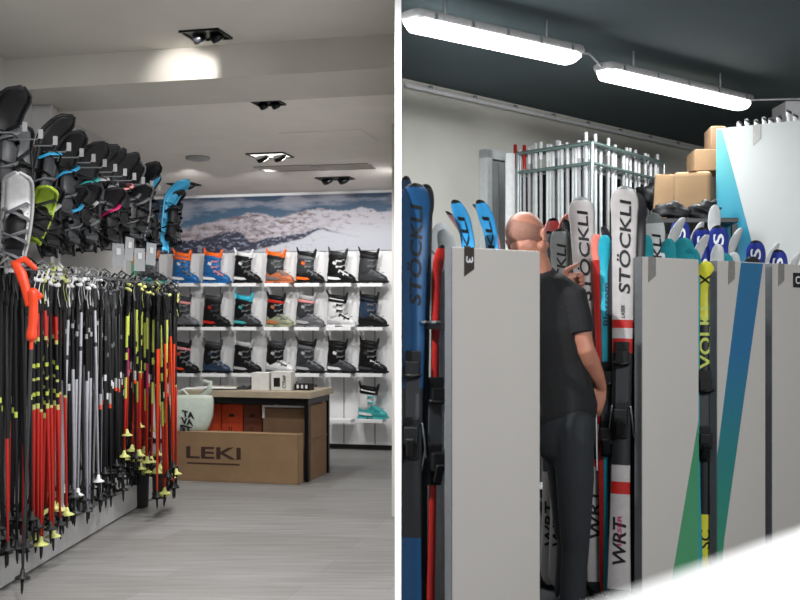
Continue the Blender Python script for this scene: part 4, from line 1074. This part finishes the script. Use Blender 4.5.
ball(bm, h(0, .062, -.098), (.036, .03, .026), 14, rot=HR)        # chin
for s in (-1, 1):
    tube(bm, [h(s*.062, .0, -.055), h(s*.045, .055, -.10)], [.024, .02], 10)     # jaw
    ball(bm, h(s*.045, .075, -.028), (.024, .02, .018), 12, rot=HR)   # cheek
    ball(bm, h(s*.088, -.005, -.012), (.009, .02, .033), 12, rot=HR)  # ear
    ball(bm, h(s*.095, -.012, .004), (.008, .017, .018), 10, rot=HR)
    ball(bm, h(s*.032, .085, .012), (.026, .012, .009), 10, rot=HR)   # brow
tube(bm, [h(0, .092, .0), h(0, .11, -.03), h(0, .117, -.042)], [.009, .013, .015], 10)   # nose
ball(bm, h(0, .095, -.07), (.024, .012, .011), 10, rot=HR)       # mouth
neck0 = w_(540, 279, MY+.02)
tube(bm, [h(0, -.03, -.045), w_(537, 264, MY), neck0, neck0+Vector((0, 0, -.06))], [.062, .06, .064, .075], 16)
# torso core
sh_c = w_(541, 300, MY+.02); hipc = w_(562, 402, MY+.04)
tube(bm, [sh_c, w_(546, 330, MY+.02), w_(556, 372, MY+.03), hipc], [.11, .125, .115, .125], 18, flat=(.8, 1.2), ref=(0, 1, 0))
# right arm (towards us)
rs_, re, rw = w_(573, 297, MY-.02), w_(586, 350, MY-.04), w_(601, 386, MY+.06)
tube(bm, [rs_, w_(577, 318, MY-.03), w_(582, 338, MY-.035), re, w_(590, 360, MY-.015), w_(597, 376, MY+.03), rw], [.052, .048, .044, .041, .042, .034, .026], 14)
# right hand: palm and five fingers, curled round a strap, pointing left and down
def hand(bm, wrist, d, side, curl, s=1.0):
    d = Vector(d).normalized(); side = Vector(side); side = (side-d*side.dot(d)).normalized(); n = d.cross(side)   # n: back-of-hand normal
    pc = wrist+d*.05*s
    tube(bm, [wrist, wrist+d*.03*s, wrist+d*.065*s, wrist+d*.09*s], [.026*s, .034*s, .039*s, .036*s], 12, flat=(1, .42), ref=tuple(side))
    for k, (o_, ln) in enumerate(((-.027, .068), (-.009, .078), (.009, .074), (.027, .058))):
        p = wrist+d*.088*s+side*o_*s; dirs = d.copy(); pts = [p-d*.02*s, p]
        for seg_, fr in enumerate((.42, .32, .26)):
            dirs = (Matrix.Rotation(curl[seg_], 3, side) @ dirs); p = p+dirs*ln*fr*s; pts.append(p)
        tube(bm, pts, [.0095*s, .0092*s, .0086*s, .008*s, .007*s], 8)
    b = wrist+d*.03*s-side*.03*s
    th = (d*.55-side*.85).normalized(); th2 = (d*.9-side*.3+n*-.2).normalized()
    tube(bm, [b+side*.012*s, b+th*.03*s, b+th*.03*s+th2*.03*s, b+th*.03*s+th2*.054*s], [.014*s, .012*s, .0105*s, .009*s], 8)
hand(bm, rw, (-.22, .1, -.9), (.95, -.1, -.2), (.2, .3, .25), 1.0)
# left arm reaching across to the ski, raised hand
ls, le, lw = w_(508, 296, MY+.06), w_(512, 318, MY+.24), w_(558, 284, MY+.22)
tube(bm, [ls, (ls+le)/2, le, (le+lw)/2, lw], [.05, .045, .04, .036, .026], 12)
hand(bm, lw, (.55, .05, .12), (0, .25, -1), (.8, 1.1, .8), 1.05)
body = remeshed('body', bm, [M('skin')], man, .0045, 4)
# eyes, brows and lips
for s in (-1, 1):
    bm = NB(); ball(bm, h(s*.031, .092, -.008), .0095, 12); ey = finish('eye', bm, M('white_plastic'), body)
    bm = NB(); ball(bm, h(s*.031, .099, -.008), .0045, 8); finish('iris', bm, M('text_black'), ey)
# close-cropped hair on the sides and back of the head
bm = NB(); bmesh.ops.create_uvsphere(bm, u_segments=96, v_segments=64, radius=1)
bmesh.ops.delete(bm, geom=[v for v in bm.verts if v.co.y > .15+.1*v.co.z or v.co.z > .38-.3*abs(v.co.x) or v.co.z < -.8], context='VERTS')
for v in bm.verts: v.co = h(v.co.x*.0845, -.012+v.co.y*.1055, .022+v.co.z*.0955); 
for f in bm.faces: f.smooth = True
finish('hair', bm, mat('stubble', (138,98,84), .7, var=.15, scale=160, bump=.2), man)
# shirt
bm = NB()
tube(bm, [w_(541, 279, MY+.02), w_(541, 287, MY+.02), w_(541, 300, MY+.02), w_(545, 330, MY+.02), w_(552, 365, MY+.03), w_(558, 392, MY+.035), w_(561, 410, MY+.04)], [.07, .105, .135, .145, .133, .136, .142], 22, flat=(.82, 1.18), ref=(0, 1, 0))
tube(bm, [w_(541, 290, MY+.02), w_(560, 289, MY-.0), rs_, w_(578, 318, MY-.03), w_(580.5, 333, MY-.035)], [.075, .068, .066, .062, .06], 16, roundcap=False)
tube(bm, [w_(541, 290, MY+.03), w_(522, 290, MY+.04), ls, w_(509, 306, MY+.14)], [.075, .068, .063, .058], 16, roundcap=False)
tube(bm, [w_(539, 272, MY+.02), w_(541, 284, MY+.02)], [.068, .085], 16, roundcap=False)
remeshed('t_shirt', bm, [M('shirt')], man, .006, 5)
# trousers
bm = NB()
tube(bm, [w_(560, 398, MY+.04), w_(563, 420, MY+.04), w_(565, 440, MY+.04)], [.125, .135, .125], 20, flat=(.85, 1.1), ref=(0, 1, 0))
za = lambda px, z, Y: Vector(((px-400)/F*Y, Y, z))-mo
tube(bm, [w_(572, 425, MY+.0), w_(575, 480, MY-.02), w_(575, 530, MY-.02), za(575, .32, MY-.01), za(572, .08, MY)], [.098, .085, .070, .062, .056], 16)
tube(bm, [w_(560, 425, MY+.09), w_(566, 480, MY+.14), w_(568, 530, MY+.17), za(570, .32, MY+.19), za(566, .08, MY+.2)], [.095, .08, .066, .06, .055], 16)
remeshed('trousers', bm, [M('trouser')], man, .008, 5)
for (px, Y) in ((572, MY), (566, MY+.2)):
    bm = NB(); b = za(px, .0, Y)
    tube(bm, [b+Vector((-.02, -.06, .045)), b+Vector((.03, .02, .05)), b+Vector((.10, .13, .035)), b+Vector((.12, .17, .03))], [.042, .05, .042, .03], 12, flat=(1, .9))
    for v in bm.verts: v.co.z = max(v.co.z, .001)
    finish('shoe', bm, M('black_rubber'), man)
bm = NB(); tube(bm, [rw+Vector((0, -.03, .012)), rw+Vector((.03, 0, .006)), rw+Vector((0, .03, .0)), rw+Vector((-.03, 0, .008)), rw+Vector((0, -.03, .012))], .006, 6)
finish('wristband', bm, M('black_rubber'), man)
bm = NB(); p = W(590, 394, MY+.07)
tube(bm, [p, W(596, 405, MY+.07), W(596.5, 430, MY+.07), W(597, 470, MY+.08)], .003, 6)
o = worldify(finish('cord', bm, M('ski_pale'), None), p); tag(o, 'thin white cord hanging from the man\'s lowered hand', 'cord')
bm = NB()
p = W(578, 380, MY+.04); cube(bm, (0, 0, 0), (.07, .05, .05), Euler((0, .3, 0))); tube(bm, [(-.02, -.02, .02), (-.03, -.03, .08), (.0, -.02, .14)], .008, 6)
o = finish('ski_clip', bm, M('black_plastic'), None, .008); o.location = p; tag(o, 'black plastic ski clip held in the man\'s lowered hand', 'clip')
o.location = W(576, 388, MY+.10)

# ================================================================== lights
def area(name, loc, size, e, rot=(0, 0, 0), col=(1, 1, 1), sy=None):
    l = bpy.data.lights.new(name, 'AREA'); l.energy = e; l.size = size; l.color = col
    if sy: l.shape = 'RECTANGLE'; l.size_y = sy
    o = bpy.data.objects.new(name, l); COL.objects.link(o); o.location = loc; o.rotation_euler = rot; return o
def spot(name, loc, target, e, ang=60, blend=.5, size=.04, col=(1, .97, .93)):
    l = bpy.data.lights.new(name, 'SPOT'); l.energy = e; l.spot_size = math.radians(ang); l.spot_blend = blend; l.shadow_soft_size = size; l.color = col
    o = bpy.data.objects.new(name, l); COL.objects.link(o); o.location = loc
    o.rotation_euler = (Vector(target)-Vector(loc)).to_track_quat('-Z', 'Y').to_euler(); return o
warm = (1, .965, .92)
# ceiling spots over the boot wall
for px, tx in ((190, 190), (270, 250), (335, 310), (390, 375)):
    Y = 9.3; a = W(px, 320, Y); a.z = 2.64; tg = BW(bw_hit(tx), 1.35)
    spot('boot_wall_spot', a, tg, 62, 95, .7, .05, (1, .98, .96))
# downlight at the beam
a = W(196, 34, 5.50); a.z = 2.82
spot('beam_spot', a, W(190, 76, 5.86), 16, 62, .6, .03, warm)
# shop ceiling downlights over the floor
for (x, y, e) in ((-1.2, 3.6, 150), (-.8, 6.9, 130), (-1.3, 8.6, 90)):
    spot('shop_downlight', (x, y, 2.62), (x+.05, y, 0), e, 130, .8, .10, (1, .99, .97))
# pole rack wall washers
for y in (4.2, 5.6, 7.0):
    spot('rack_spot', (-.9, y-.9, 2.66), (-2.1, y+.3, 1.3), 44, 85, .7, .04, (1, .98, .97))
# added fill spots without fixtures, whitening the partition end and the counter
spot('partition_fill', (-.95, 3.35, 2.8), (-.008, 4.2, 1.0), 330, 95, .4, .04, (1, 1, 1))
spot('counter_fill', (.5, .3, 2.6), (.3, .6, 1.2), 30, 50, .6, .1, (1, 1, 1))
area('store_front_light', (2.1, .5, 2.85), 1.4, 160, (.85, 0, 0), (.99, 1, 1), .5)
wd_ = bpy.data.worlds.new('world'); sc.world = wd_; wd_.use_nodes = True
wd_.node_tree.nodes['Background'].inputs[0].default_value = (.9, .95, 1, 1); wd_.node_tree.nodes['Background'].inputs[1].default_value = .12
sc.view_settings.view_transform = 'Standard'; sc.view_settings.look = 'None'; sc.view_settings.exposure = 0; sc.view_settings.gamma = 1; sc.view_settings.use_curve_mapping = False
sc.cycles.max_bounces = 6; sc.cycles.use_denoising = True
